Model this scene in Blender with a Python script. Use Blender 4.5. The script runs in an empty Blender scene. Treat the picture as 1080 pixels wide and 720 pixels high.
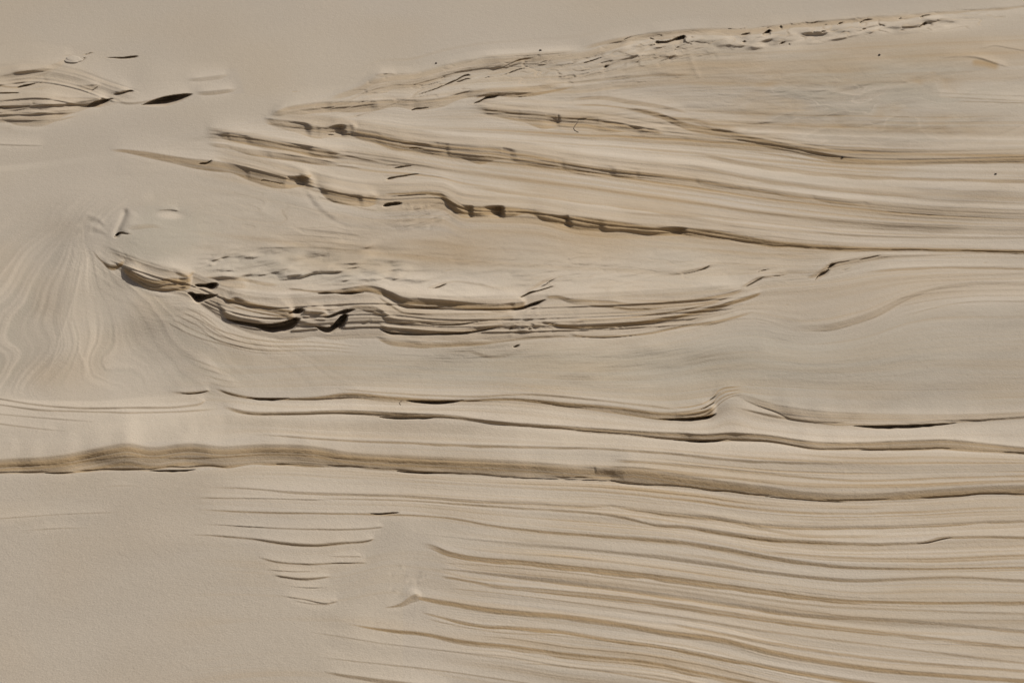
import bpy, math, random
import numpy as np
R = math.radians
sc = bpy.context.scene
col = sc.collection
rng = np.random.default_rng(7)
random.seed(7)

# ------------------------------------------------------------------ camera, sky, sun, exposure
PITCH, LENS = -8.0, 70.0
CAM = np.array([0.0, 0.0, 3.2])
cam = bpy.data.cameras.new('camera'); cam.lens = LENS; cam.sensor_width = 36.0; cam.sensor_fit = 'HORIZONTAL'
cam.clip_start = 0.05; cam.clip_end = 5000
co = bpy.data.objects.new('camera', cam); col.objects.link(co)
co.location = CAM; co.rotation_euler = (R(90 + PITCH), 0, 0)
sc.camera = co

SUN_EL, SUN_AZ = 56.0, 60.0          # azimuth measured from +Y (away from the camera) towards +X
w = bpy.data.worlds.new('World'); sc.world = w; w.use_nodes = True
nt = w.node_tree
sky = nt.nodes.new('ShaderNodeTexSky'); sky.sky_type = 'NISHITA'; sky.sun_disc = False
sky.sun_elevation = R(SUN_EL); sky.sun_rotation = R(SUN_AZ)
sky.air_density = 0.8; sky.dust_density = 5.0; sky.ozone_density = 0.5
bg = nt.nodes['Background']; bg.inputs['Strength'].default_value = 0.05
nt.links.new(sky.outputs[0], bg.inputs['Color'])
sun = bpy.data.lights.new('sun', 'SUN'); sun.energy = 5.0; sun.angle = R(0.6); sun.color = (1.0, 0.95, 0.87)
so = bpy.data.objects.new('sun', sun); col.objects.link(so)
so.location = (6, 4, 14)
so.rotation_euler = (R(90 - SUN_EL), 0, R(180 - SUN_AZ))
vs = sc.view_settings
vs.view_transform = 'Standard'; vs.look = 'None'; vs.gamma = 1.0; vs.use_curve_mapping = False
vs.exposure = -0.26
sc.cycles.max_bounces = 6; sc.cycles.diffuse_bounces = 4

# ------------------------------------------------------------------ the tracing of the dune: x, y on the slope are
# image pixels in a 1080 x 720 frame, cast along camera rays onto a 26 degree hillside; D is relief (metres follow from the range)
F = LENS / 36.0 * 1080.0
LIMIT = 0.50             # steepest bedding face (1 = square to the sight line, about 80 degrees)
KAP = 1.0 / F
SLOPE, Y0 = 26.0, 3.0
NRM = np.array([0.0, -math.sin(R(SLOPE)), math.cos(R(SLOPE))])
P0 = np.array([0.0, Y0, 0.0])
fw = np.array([0.0, math.cos(R(PITCH)), math.sin(R(PITCH))])
up = np.array([0.0, -math.sin(R(PITCH)), math.cos(R(PITCH))])

def stretch(a, b, n, q):
    s = (np.linspace(0, 1, n + 1)[1:]) ** q
    return a + (b - a) * s
DX, DY = 1.25, 0.62
xf = np.arange(-40, 1120.01, DX); yf = np.arange(-30, 750.01, DY)
XS = np.concatenate([stretch(xf[0], -1500, 90, 1.9)[::-1], xf, stretch(xf[-1], 2580, 90, 1.9)])
YS = np.concatenate([stretch(yf[0], -430, 70, 1.7)[::-1], yf, stretch(yf[-1], 1500, 80, 1.9)])
nx, ny = len(XS), len(YS)
X, Y = np.meshgrid(XS.astype(np.float32), YS.astype(np.float32))
psi0 = R(SLOPE) - (np.arctan((360 - YS) / F) + R(PITCH))
C0 = (1.0 / np.tan(psi0)).astype(np.float32)
D = np.zeros((ny, nx), np.float32)       # + = further into the hill
D2 = np.zeros((ny, nx), np.float32)      # undercuts and scoops, kept apart from the bedding relief
TAN = np.zeros((ny, nx), np.float32)     # cemented ochre layers; on ledge faces also painted warm shade
GRY = np.zeros((ny, nx), np.float32)     # grey heavy-mineral sand
PAL = np.zeros((ny, nx), np.float32)     # pale drift sand; on treads also painted sunlit brightness

def pchip(px, py, x):
    px = np.asarray(px, float); py = np.asarray(py, float)
    h = np.diff(px); dl = np.diff(py) / h
    m = np.zeros(len(px))
    if len(px) == 2: m[:] = dl[0]
    else:
        m[1:-1] = (dl[:-1] * h[1:] + dl[1:] * h[:-1]) / (h[:-1] + h[1:])
        m[0], m[-1] = dl[0], dl[-1]
        lim = 3 * np.minimum(np.abs(np.r_[dl[0], dl]), np.abs(np.r_[dl, dl[-1]]))
        m = np.where(np.abs(m) > lim + 0.05, np.sign(m) * (lim + 0.05), m)
    xx = np.clip(x, px[0], px[-1])
    k = np.clip(np.searchsorted(px, xx, side='right') - 1, 0, len(px) - 2)
    t = (xx - px[k]) / h[k]
    t2, t3 = t * t, t * t * t
    return ((2 * t3 - 3 * t2 + 1) * py[k] + (t3 - 2 * t2 + t) * h[k] * m[k]
            + (-2 * t3 + 3 * t2) * py[k + 1] + (t3 - t2) * h[k] * m[k + 1])

def sst(t):
    t = np.clip(t, 0, 1); return t * t * (3 - 2 * t)

def vnoise(u, v, seed):
    """smooth value noise, about -1..1, on any coordinate arrays"""
    r = np.random.default_rng(seed); n = 64
    g = r.uniform(-1, 1, (n, n)).astype(np.float32)
    iu = np.floor(u).astype(int); iv = np.floor(v).astype(int)
    fu = sst(u - iu); fv = sst(v - iv)
    a = g[iv % n, iu % n]; b = g[iv % n, (iu + 1) % n]; c = g[(iv + 1) % n, iu % n]; d = g[(iv + 1) % n, (iu + 1) % n]
    return ((a * (1 - fu) + b * fu) * (1 - fv) + (c * (1 - fu) + d * fu) * fv).astype(np.float32)

def noise1(x, step, seed):
    r = np.random.default_rng(abs(int(seed))); g = r.uniform(-1, 1, 4096)
    i = np.floor(x / step).astype(int); f = sst(x / step - i)
    return g[i % 4096] * (1 - f) + g[(i + 1) % 4096] * f

AGAIN = 0.85
def ledge(pts, A=0.8, up=26, dn=12, tan=0.8, fade=(25, 25), rec=0.1, rough=0.32, pale=0.45, scoops=(), auto=0.0, rnd=1.12, palew=9.0, crisp=0.0, lay=0.35):
    """one bedding ledge: pts = (x, lip y, face height); the face stands up between lip and foot, the tread runs back from the
    rounded lip; scoops = (right end x, width, depth) wind-worn hollows in the face, their right walls steep"""
    pts = np.array(pts, float)
    xa, xb = pts[0, 0], pts[-1, 0]
    if xa <= 5: xa = -1500.0
    if xb >= 1075: xb = 2580.0
    i0, i1 = np.searchsorted(XS, xa), np.searchsorted(XS, xb)
    if i1 - i0 < 2: return
    x = XS[i0:i1]
    yl = pchip(pts[:, 0], pts[:, 1], x); ww = np.maximum(pchip(pts[:, 0], pts[:, 2], x), 0.3)
    sd = int(abs(pts[0, 0] * 13 + pts[0, 1] * 7 + len(pts))) % 9973
    env = np.ones_like(x)
    if xa > -1000: env *= sst((x - xa) / max(fade[0], 1))
    if xb < 2500: env *= sst((xb - x) / max(fade[1], 1))
    env *= 1.0 - np.clip(np.abs(x - 540) - 560, 0, 600) / 800
    yl = yl + 0.5 * rough * noise1(x, 14, sd) * np.minimum(ww, 4) / 3
    ww = ww * (1 + rough * noise1(x, 22, sd + 1) * 0.6)
    AA = AGAIN * A * (1 + rough * 0.7 * noise1(x, 17, sd + 2) + rough * 0.5 * noise1(x, 60, sd + 3))
    sp = np.zeros_like(x)
    r = np.random.default_rng(sd)
    lst = list(scoops)
    if auto:
        q = max(xa, -200) + r.uniform(10, 40)
        while q < min(xb, 1300):
            lst.append((q, r.uniform(14, 38), auto * r.uniform(0.2, 1.0))); q += r.uniform(22, 75)
    for xr, wd, am in lst:
        t = (x - (xr - wd)) / wd; pk = 0.62 if wd > 45 else 0.76
        sp = np.maximum(sp, am * np.where(t < pk, np.clip(t / pk, 0, 1) ** 1.3, sst((1 - t) / (1 - pk))) * (t > 0) * (t < 1))
    j0 = max(0, np.searchsorted(YS, yl.min() - up * 1.25 - 2)); j1 = min(ny, np.searchsorted(YS, (yl + ww).max() + dn + 2))
    if j1 - j0 < 2: return
    eta = (YS[j0:j1, None] - yl[None, :])
    c0 = np.interp(yl, YS, C0)
    H = AA * ww * c0 * env
    wv = ww[None, :]
    t = np.clip(eta / wv, 0, 1)
    face = t ** (1 + (rnd - 1) * np.clip((wv - 1.5) / 4, 0, 1))
    above = np.clip(1 + eta / (up * 1.25), 0, 1) ** 1.35
    below = np.exp(-np.maximum(eta - wv, 0) / (dn * 0.42)) * sst((wv + dn - eta) / (dn * 0.35))
    ab = np.maximum(-eta, 0) * 1.6
    if xa > -1000: above = above * sst((x - xa)[None, :] / (max(fade[0], 1) + ab)) / np.maximum(sst((x - xa) / max(fade[0], 1)), 1e-3)[None, :]
    if xb < 2500: above = above * sst((xb - x)[None, :] / (max(fade[1], 1) + ab)) / np.maximum(sst((xb - x) / max(fade[1], 1)), 1e-3)[None, :]
    d = np.where(eta < 0, -(1 - rec) * above, np.where(eta > wv, rec * below, -(1 - rec) + face))
    lyr = noise1(eta + 40, 1.9, sd + 5) * np.clip((wv - 3) / 5, 0, 1) * sst(t * 5) * sst((1 - t) * 5)
    D[j0:j1, i0:i1] += (d * H[None, :] + lay * lyr * (c0 * env)[None, :]).astype(np.float32)
    if crisp:
        cr = crisp * np.clip(0.45 + 0.9 * noise1(x, 33, sd + 6) + 0.3 * noise1(x, 9, sd + 7), 0, 1.3)
        q = np.minimum(0.22 * wv + 0.9, 2.2)
        D2[j0:j1, i0:i1] += (sst((eta - wv + q) / 0.8) * np.clip((wv + 0.4 - eta) / (0.7 * q), 0, 1) * (cr * c0 * env)[None, :] * q * 1.3).astype(np.float32)
    if lst:
        win = sst((eta + 0.08 * wv) / np.where(wv > 14, 0.8, 0.3) / wv) * np.clip((wv * 1.06 - eta) / (wv * 0.35), 0, 1)
        D2[j0:j1, i0:i1] += (win * (sp * ww * c0 * env)[None, :]).astype(np.float32)
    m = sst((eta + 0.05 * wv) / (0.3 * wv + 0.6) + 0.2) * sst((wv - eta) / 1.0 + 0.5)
    TAN[j0:j1, i0:i1] = np.maximum(TAN[j0:j1, i0:i1], (tan * env[None, :] * m * (0.85 + 0.35 * noise1(eta + 40, 1.6, sd + 8))).astype(np.float32))  # bed colour of the face, with its brown shade painted in
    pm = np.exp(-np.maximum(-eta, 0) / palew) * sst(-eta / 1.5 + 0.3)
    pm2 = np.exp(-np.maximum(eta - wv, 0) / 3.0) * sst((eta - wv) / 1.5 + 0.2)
    PAL[j0:j1, i0:i1] = np.maximum(PAL[j0:j1, i0:i1], (pale * env[None, :] * np.maximum(pm, pm2)).astype(np.float32))  # pale sand by lip and foot, with lit tread brightness painted in

HOL = np.zeros((ny, nx), np.int16); NSLOT = [0]
def slot(pts, P=3.0, lipw=0.9, back=0.35, pts_tan=0.3):
    """an undercut: pts = (x, roof y, opening height)"""
    pts = np.array(pts, float)
    i0, i1 = np.searchsorted(XS, pts[0, 0]), np.searchsorted(XS, pts[-1, 0])
    if i1 - i0 < 2: return
    x = XS[i0:i1]
    yl = pchip(pts[:, 0], pts[:, 1], x); tt = np.maximum(pchip(pts[:, 0], pts[:, 2], x), 0.01)
    sd = int(pts[0, 0] * 17 + pts[0, 1] * 3)
    tt = tt * (1 + 0.12 * noise1(x, 7, sd))
    j0 = max(0, np.searchsorted(YS, yl.min() - 3)); j1 = min(ny, np.searchsorted(YS, (yl + tt).max() + 3))
    eta = YS[j0:j1, None] - yl[None, :]
    q = tt[None, :]
    d = sst(eta / lipw) * np.clip((q - eta) / np.maximum(q * (1 - back), 0.3), 0, 1) ** 0.8
    Pm = np.minimum(P * q, 30.0)
    D2[j0:j1, i0:i1] = np.maximum(D2[j0:j1, i0:i1], (d * Pm).astype(np.float32))
    NSLOT[0] += 1
    if pts[:, 2].max() > 2.2: HOL[j0:j1, i0:i1][(eta > 0) & (eta < q) & (q > 1.2)] = NSLOT[0]
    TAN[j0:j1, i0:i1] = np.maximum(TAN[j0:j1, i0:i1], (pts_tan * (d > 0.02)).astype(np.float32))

def bump(cx, cy, rx, ry, amp, rot=0.0, p=1.0):
    """a mound (amp > 0) or a scoop (amp < 0)"""
    m = 3.2 * max(rx, ry)
    i0, i1 = np.searchsorted(XS, cx - m), np.searchsorted(XS, cx + m)
    j0, j1 = np.searchsorted(YS, cy - m), np.searchsorted(YS, cy + m)
    u = X[j0:j1, i0:i1] - cx; v = Y[j0:j1, i0:i1] - cy
    c, s = math.cos(R(rot)), math.sin(R(rot))
    a, b = (c * u + s * v) / rx, (-s * u + c * v) / ry
    e = np.exp(-0.5 * (a * a + b * b) ** p)
    D[j0:j1, i0:i1] -= amp * e
    return (slice(j0, j1), slice(i0, i1)), e

def stroke(pts, wid, amp, arr=None, soft=1.0):
    """a ridge (amp > 0), a groove (amp < 0) or a stain along a polyline of any direction"""
    pts = np.array(pts, float)
    m = wid * 3.2
    i0, i1 = np.searchsorted(XS, pts[:, 0].min() - m), np.searchsorted(XS, pts[:, 0].max() + m)
    j0, j1 = np.searchsorted(YS, pts[:, 1].min() - m), np.searchsorted(YS, pts[:, 1].max() + m)
    if i1 <= i0 or j1 <= j0: return
    x, y = X[j0:j1, i0:i1], Y[j0:j1, i0:i1]
    best = np.full(x.shape, 1e9, np.float32); tt = np.zeros_like(best); L = 0
    seg = np.hypot(*(pts[1:] - pts[:-1]).T); tot = seg.sum()
    for (a, b), s in zip(zip(pts[:-1], pts[1:]), seg):
        d = b - a
        t = np.clip(((x - a[0]) * d[0] + (y - a[1]) * d[1]) / (s * s), 0, 1)
        q = (x - a[0] - t * d[0]) ** 2 + (y - a[1] - t * d[1]) ** 2
        k = q < best
        best = np.where(k, q, best); tt = np.where(k, (L + t * s) / tot, tt); L += s
    e = np.exp(-0.5 * best / wid ** 2) * sst(tt * 5) * sst((1 - tt) * 5)
    if arr is None: D[j0:j1, i0:i1] -= amp * e
    else: arr[j0:j1, i0:i1] = np.maximum(arr[j0:j1, i0:i1], amp * e)

# ------------------------------------------------------------------ bedding planes that cross the hill (top to bottom)
G = dict(
 crest=[(0,172),(60,166),(120,157),(225,137),(285,122),(330,105),(365,95),(400,78),(430,76),(470,66),(500,61),(560,56),(620,51),(650,43),(690,36),(720,32),(760,29),(850,22),(930,15),(1010,9),(1080,5)],
 hbig=[(0,178),(120,159),(225,139),(290,139),(345,144),(375,144),(410,153),(475,164),(550,172),(600,178),(680,189),(720,194),(800,206),(900,218),(1000,226),(1080,230)],
 tan1=[(0,184),(120,160.5),(225,143),(265,150),(300,157),(345,165),(380,171),(430,177),(500,188),(560,196),(640,207),(720,218),(800,229),(900,240),(1000,245),(1080,247)],
 g=[(0,190),(118,162),(180,170),(240,181),(300,196),(335,205),(385,215),(430,214),(465,212),(485,225),(515,228),(570,231),(600,240),(700,248),(780,255),(850,262),(1000,265),(1080,267)],
 i=[(0,205),(90,215),(125,224),(300,250),(400,262),(560,275),(720,283),(800,285),(860,285),(925,271.5),(1000,269),(1080,270)],
 e1=[(0,255),(90,248),(120,258),(150,292),(195,298),(250,302),(300,306),(385,306),(420,320),(550,326),(620,321),(720,322),(760,318),(800,306),(860,300),(930,290),(1080,285)],
 e2=[(0,262),(85,256),(118,280),(160,306),(195,308),(240,335),(285,347),(312,346),(400,347),(480,351),(585,346),(640,346),(720,336),(790,318),(860,312),(930,300),(1080,292)],
 e3=[(0,270),(85,264),(115,288),(160,315),(215,325),(240,343),(285,356),(340,356),(400,358),(460,363),(560,358),(650,356),(720,346),(790,333),(850,345),(910,335),(960,312),(1080,301)],
 m=[(0,390),(100,396),(200,402),(350,395),(500,400),(700,405),(757,398),(900,400),(1080,400)],
 l3=[(0,418),(100,420),(175,414.5),(220,413.5),(250,417.5),(300,421.5),(360,422),(430,424),(540,423),(600,430),(660,438),(700,443),(750,441),(765,432),(800,440),(860,447),(950,449),(1020,446),(1080,442)],
 l2=[(0,427),(80,433),(175,435),(240,431),(300,437),(400,440),(470,441),(560,451),(660,459),(720,464),(800,465),(900,475),(980,473),(1080,479)],
 l1a=[(0,480),(133,467),(200,465),(280,459),(360,463),(460,467),(560,470),(700,476),(780,484),(900,490),(1080,490)],
 l1=[(0,500),(67,499),(160,497),(233,493),(280,489),(360,493),(440,498),(530,503),(650,508),(720,514),(800,523),(860,528),(900,529),(960,527),(1040,522),(1080,522)],
 b1=[(0,517),(213,514),(300,519),(430,524),(560,532),(640,535),(720,546),(800,556),(860,559),(960,557),(1080,552)],
 b3=[(0,537),(205,537),(330,541),(430,543),(520,555),(640,567),(720,574),(760,580),(820,592),(870,599),(950,602),(1080,600)],
 t=[(0,560),(200,562),(330,574),(400,562),(500,571),(652,583),(740,594),(810,604),(890,612),(1000,609),(1080,613)],
 c1=[(0,590),(270,588),(350,594),(420,577),(455,578),(490,588),(540,594),(600,600),(700,612),(810,627),(900,637),(1080,640)],
 c5=[(0,640),(300,632),(350,636),(420,630),(435,634),(480,640),(540,646),(660,661),(760,676),(810,690),(900,705),(1080,720)],
 c7=[(0,690),(320,655),(370,657),(420,666),(480,677),(540,683),(600,693),(680,700),(780,720),(900,745),(1080,770)],
 z=[(0,800),(300,740),(540,780),(800,830),(1080,860)])
GX = {k: pchip([p[0] for p in v], [p[1] for p in v], XS) for k, v in G.items()}
names = list(G)
gy = np.array([GX[k] for k in names])
gy = np.maximum.accumulate(gy + np.arange(len(names))[:, None] * 1e-3, axis=0)
gs = gy[:, (XS > 450) & (XS < 1080)].mean(axis=1)
S = np.empty((ny, nx), np.float32)
for i in range(nx):
    S[:, i] = np.interp(YS, gy[:, i], gs)
    a = YS < gy[0, i]; S[a, i] = gs[0] + (YS[a] - gy[0, i])
    b = YS > gy[-1, i]; S[b, i] = gs[-1] + (YS[b] - gy[-1, i])
S += 0.8 * vnoise(X / 90, Y / 30, 3) + 0.25 * vnoise(X / 24, Y / 12, 4)

below_all = sst((Y - GX['crest'][None, :] - 2) / 8)

# ------------------------------------------------------------------ broad swells of the hillside
def soft(cx, cy, rx, ry, p=2.0):
    return np.exp(-(((X - cx) / rx) ** 2 + ((Y - cy) / ry) ** 2) ** p)
ERO = (0.25 + 0.75 * below_all * sst((GX['l1a'][None, :] - Y) / 30))
D += -ERO * (18.0 * vnoise(X / 260 + 3.1, Y / 120 + 1.7, 11) + 7.5 * vnoise((X + 1.6 * Y) / 110, (Y + 0.1 * X) / 44, 12))
D += -1.3 * ERO * vnoise((X + 1.2 * Y) / 44, (Y + 0.12 * X) / 17, 13)

# fine bedding: many thin ledges that follow the bedding planes
ss = np.arange(-200, 1200, 0.1)
tab = np.zeros_like(ss); ttab = np.zeros_like(ss); ptab = np.zeros_like(ss)
s0 = -190.0
while s0 < 1190:
    h = float(rng.gamma(1.1, 0.8)); wd = 0.9 + 0.7 * h; L = float(rng.choice([1.6, 2.4, 4, 7, 12]) * rng.uniform(0.7, 1.3))
    t = (ss - s0) / wd
    j = np.where(t < 0, -0.7 * np.exp(np.minimum(t, 0) * wd / (L * 0.5)), np.where(t > 1, 0.3 * np.exp(-(t - 1) * wd / (L * 0.35)), -0.7 + np.clip(t, 0, 1)))
    tab += h * j * 1.3
    ttab = np.maximum(ttab, min(1, 0.25 + 0.35 * h) * sst(t * 1.4 + 0.8) * sst((1.7 - t) * 1.4))
    s0 += L * 0.8 + wd
cband = 0.5 * noise1(ss, 5.0, 21) + 0.35 * noise1(ss, 2.0, 22) + 0.6 * noise1(ss, 17.0, 23)
def look(t_, s): return np.interp(s, ss, t_).astype(np.float32)
W = (0.62 * soft(830, 625, 400, 125, 3) * sst((X - (430 + 0.25 * np.abs(Y - 600))) / 90)
     + 0.45 * soft(900, 500, 560, 22, 2)
     + 0.40 * soft(700, 535, 420, 24, 2)
     + 0.50 * soft(760, 190, 400, 60, 2) * sst((X - 360) / 80)
     + 0.35 * soft(310, 170, 130, 36, 2)
     + 0.30 * soft(960, 300, 190, 34, 2)
     + 0.85 * soft(440, 334, 230, 20, 2) * sst((X - 225) / 30) + 0.5 * soft(700, 330, 130, 20, 2)
     + 0.18 * soft(700, 425, 500, 26, 2)
     + 0.25 * soft(600, 75, 190, 40, 2))
W *= np.clip(0.65 + 0.8 * vnoise(X / 150 + 9, S / 7, 31) + 0.4 * vnoise(X / 50, S / 3, 32), 0, 1.5)
D += W * look(tab, S) * 0.9
TAN += np.clip(W * (0.75 * look(ttab, S) + 0.35 * look(cband, S)), 0, 0.8)
SB = look(cband, S)
fine = 0.6 * noise1(ss, 1.5, 25) + 0.5 * noise1(ss, 0.8, 26)
SF = 1.25 * look(fine, S) * np.clip(0.7 + 0.9 * vnoise(X / 110, S / 5, 33), 0.1, 1.5)
FW2 = np.clip(0.25 + 0.9 * W + 0.5 * soft(800, 190, 460, 80, 3) + 0.4 * soft(800, 500, 600, 24, 2) + 0.35 * soft(900, 310, 260, 50, 2) + 0.3 * soft(600, 425, 600, 30, 2), 0, 1.2) * sst((S - gs[0]) / 15) * sst((X - 200 + 0.0 * Y) / 120) * np.where(Y > 505, sst((X - 400 - 0.15 * (Y - 505)) / 60), 1)
PAL += 0.45 * FW2 * np.clip(SF, 0, 1); TAN += 0.5 * FW2 * np.clip(-SF, 0, 1)
D -= 0.34 * FW2 * SF
PAL += np.clip(-SB, 0, 1) * 0.45 * np.clip(W * 1.5, 0, 1)
TAN += np.clip(SB, 0, 1) * 0.22 * sst((S - gs[0]) / 20) * sst((X - 150) / 120)

W2 = (soft(800, 185, 460, 75, 3) * sst((X - 330) / 120) + 0.8 * soft(850, 620, 420, 120, 3) * sst((X - 460) / 120) + 0.6 * soft(860, 500, 500, 22, 2) + 0.5 * soft(950, 300, 200, 40, 2))
broad = (0.9 * noise1(ss, 9.0, 71) + 0.6 * noise1(ss, 3.6, 72)); SBB = look(broad, S) + 0.25 * vnoise(X / 150, S / 5, 73)
TAN += W2 * np.clip(SBB + 0.05, 0, 1) * np.where(Y > 480, 0.34, 0.5); PAL += W2 * np.clip(-SBB - 0.1, 0, 1) * np.where(Y > 480, 0.4, 0.65)
D += W2 * 1.1 * look(np.cumsum(broad - np.convolve(broad, np.ones(400) / 400, 'same')) * 0.1 * 0.5, S)

# ------------------------------------------------------------------ foreground ledges
# front ledge that crosses the picture
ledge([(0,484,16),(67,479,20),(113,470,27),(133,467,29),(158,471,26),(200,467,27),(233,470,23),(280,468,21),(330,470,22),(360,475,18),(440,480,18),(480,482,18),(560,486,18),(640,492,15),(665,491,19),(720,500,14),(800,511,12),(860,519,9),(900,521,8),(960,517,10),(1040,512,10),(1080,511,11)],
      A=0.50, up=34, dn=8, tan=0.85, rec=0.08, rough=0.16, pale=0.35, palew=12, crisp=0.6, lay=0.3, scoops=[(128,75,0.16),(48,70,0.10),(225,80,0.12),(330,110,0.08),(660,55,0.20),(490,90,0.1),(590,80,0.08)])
ledge([(200,483,2.2),(300,478,2),(360,482,2),(450,487,2.4),(540,490,2),(650,497,2)], A=0.22, up=6, dn=5, tan=0.9, pale=0.0)
ledge([(0,490,2),(67,488,2),(130,481,2),(200,482,2),(280,479,1.6)], A=0.22, up=6, dn=5, tan=0.9, pale=0.0)
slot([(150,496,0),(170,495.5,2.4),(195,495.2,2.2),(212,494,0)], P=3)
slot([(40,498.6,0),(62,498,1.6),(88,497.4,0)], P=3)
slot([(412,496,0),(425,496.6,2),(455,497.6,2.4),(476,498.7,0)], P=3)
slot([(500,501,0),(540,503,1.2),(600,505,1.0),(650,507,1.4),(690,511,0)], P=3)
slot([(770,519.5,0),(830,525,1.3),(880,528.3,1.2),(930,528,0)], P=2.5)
bump(660, 484, 26, 9, 2.0, -20)
bump(118, 478, 18, 9, 2.5, -40)
bump(92, 488, 14, 7, -3.0, -30)
bump(138, 482, 12, 9, 2.2)
# thin lip line above it
ledge([(255,456,2),(300,459,1.6),(360,463,2.2),(440,466,2.6),(460,467,3),(560,470,2.6),(640,472,2.4),(700,476,3),(780,484,3.2),(860,487,2.4),(960,489,2)], A=0.7, up=16, dn=9, tan=0.6, fade=(60, 120))
ledge([(640,483,3),(720,489,3),(820,499,3),(900,505,3),(1000,502,3),(1080,500,3)], A=0.5, up=9, dn=6, tan=0.7)
ledge([(690,496,2.4),(760,502,2.4),(850,511,2.4),(930,512,2.4),(1080,506,2.4)], A=0.5, up=6, dn=5, tan=0.7)
# second ledge
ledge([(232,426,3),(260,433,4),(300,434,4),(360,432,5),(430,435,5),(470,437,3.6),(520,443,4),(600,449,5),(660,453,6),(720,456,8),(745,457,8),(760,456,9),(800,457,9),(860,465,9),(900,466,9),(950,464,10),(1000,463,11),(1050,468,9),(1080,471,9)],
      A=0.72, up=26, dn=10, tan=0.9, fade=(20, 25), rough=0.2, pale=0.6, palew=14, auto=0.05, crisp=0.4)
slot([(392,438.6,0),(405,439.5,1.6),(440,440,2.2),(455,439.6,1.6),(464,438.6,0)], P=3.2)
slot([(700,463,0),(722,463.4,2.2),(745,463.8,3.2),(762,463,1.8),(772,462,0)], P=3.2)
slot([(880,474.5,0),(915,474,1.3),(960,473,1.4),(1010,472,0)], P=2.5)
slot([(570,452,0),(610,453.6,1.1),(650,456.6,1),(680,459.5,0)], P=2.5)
# third ledge
ledge([(175,412,2.4),(200,413,2.6),(222,411,2)], A=0.8, up=12, dn=6, tan=0.6, fade=(25, 3))
ledge([(225,408,2),(245,414,3.2),(265,418,3),(300,419,3),(340,417,5),(360,414,7),(420,418,6),(480,421,3),(540,419.5,3),(600,424,6),(650,428,8),(700,434,9),(740,432,10),(756,428,10)],
      A=0.72, up=24, dn=9, tan=0.85, fade=(15, 6), rough=0.12, pale=0.3, palew=8, auto=0.05, crisp=0.4)
ledge([(350,409,2),(420,414,2),(500,417,2),(560,415,2),(640,422,2.2),(720,431,2)], A=0.6, up=8, dn=5, tan=0.6, fade=(30, 20))
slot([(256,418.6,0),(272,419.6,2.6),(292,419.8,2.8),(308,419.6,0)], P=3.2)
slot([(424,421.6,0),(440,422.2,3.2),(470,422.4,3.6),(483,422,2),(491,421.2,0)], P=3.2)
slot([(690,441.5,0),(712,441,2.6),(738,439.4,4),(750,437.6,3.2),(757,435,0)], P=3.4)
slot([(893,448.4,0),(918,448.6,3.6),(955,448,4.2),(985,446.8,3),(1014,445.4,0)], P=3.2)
slot([(186,414.4,0),(202,414.6,1.6),(216,412.6,1),(222,411,0)], P=3)
# layered block by the drift
for k, (dy, ww) in enumerate([(0, 1.6), (4.6, 1.8), (9.2, 1.7), (13.5, 1.4)]):
    ledge([(700,429+dy,ww),(730,427.5+dy*0.95,ww),(745,423+dy,ww),(753,417.5+dy,ww),(757,412+dy*1.1,ww),(762,409+dy,ww),(775,407+dy*0.7,ww),(790,406+dy*0.7,ww)], A=0.9, up=8, dn=4, tan=0.75, fade=(25, 20), rough=0.3)
slot([(733,432.5,0),(742,430,1.3),(751,425,1.6),(758,421,0)], P=3)
slot([(744,424,0),(752,419,1.4),(758,414,1.0),(762,410,0)], P=3)
bump(772, 431, 16, 13, 6.0, -20)
bump(752, 432, 9, 8, -3.5, -50)
ledge([(768,410,3),(790,417,8),(820,426,12),(860,432,13),(900,435,12),(960,436,11),(1020,436,9),(1080,434,8)], A=0.36, up=20, dn=8, tan=0.55, fade=(45, 25), pale=0.4, crisp=0.25)
ledge([(770,427,2),(800,434,2.5),(840,441,3),(900,446,3),(960,446,2.5),(1020,443,2.6),(1080,439,2.6)], A=0.7, up=8, dn=7, tan=0.8, fade=(25, 25))
# small ledges at the left
ledge([(0,420,1.6),(40,426,2),(80,429,2),(140,428.6,2.2),(200,426.5,2.2),(212,424,2.4),(217,421,2)], A=0.85, up=12, dn=6, tan=0.5, fade=(30, 3))
ledge([(0,426,1.6),(40,431,1.8),(90,433,1.8),(140,434,1.8),(175,433.6,1.8),(235,430,1.4)], A=0.75, up=8, dn=6, tan=0.5, fade=(30, 30))
ledge([(0,436,1.4),(60,441,1.4),(120,445,1.4)], A=0.5, up=8, dn=6, tan=0.4, fade=(30, 60))
ledge([(0,446,1.4),(50,452,1.4),(90,456,1.2)], A=0.4, up=8, dn=6, tan=0.4, fade=(30, 60))
for (a, b) in [((20, 478), (110, 436)), ((60, 468), (150, 440)), ((120, 462), (190, 442)), ((0, 470), (60, 448)), ((190, 452), (235, 438))]:
    stroke([a, b], 5, 0.9); stroke([(a[0] + 12, a[1] + 3), (b[0] + 12, b[1] + 3)], 5, -0.9)

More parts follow.
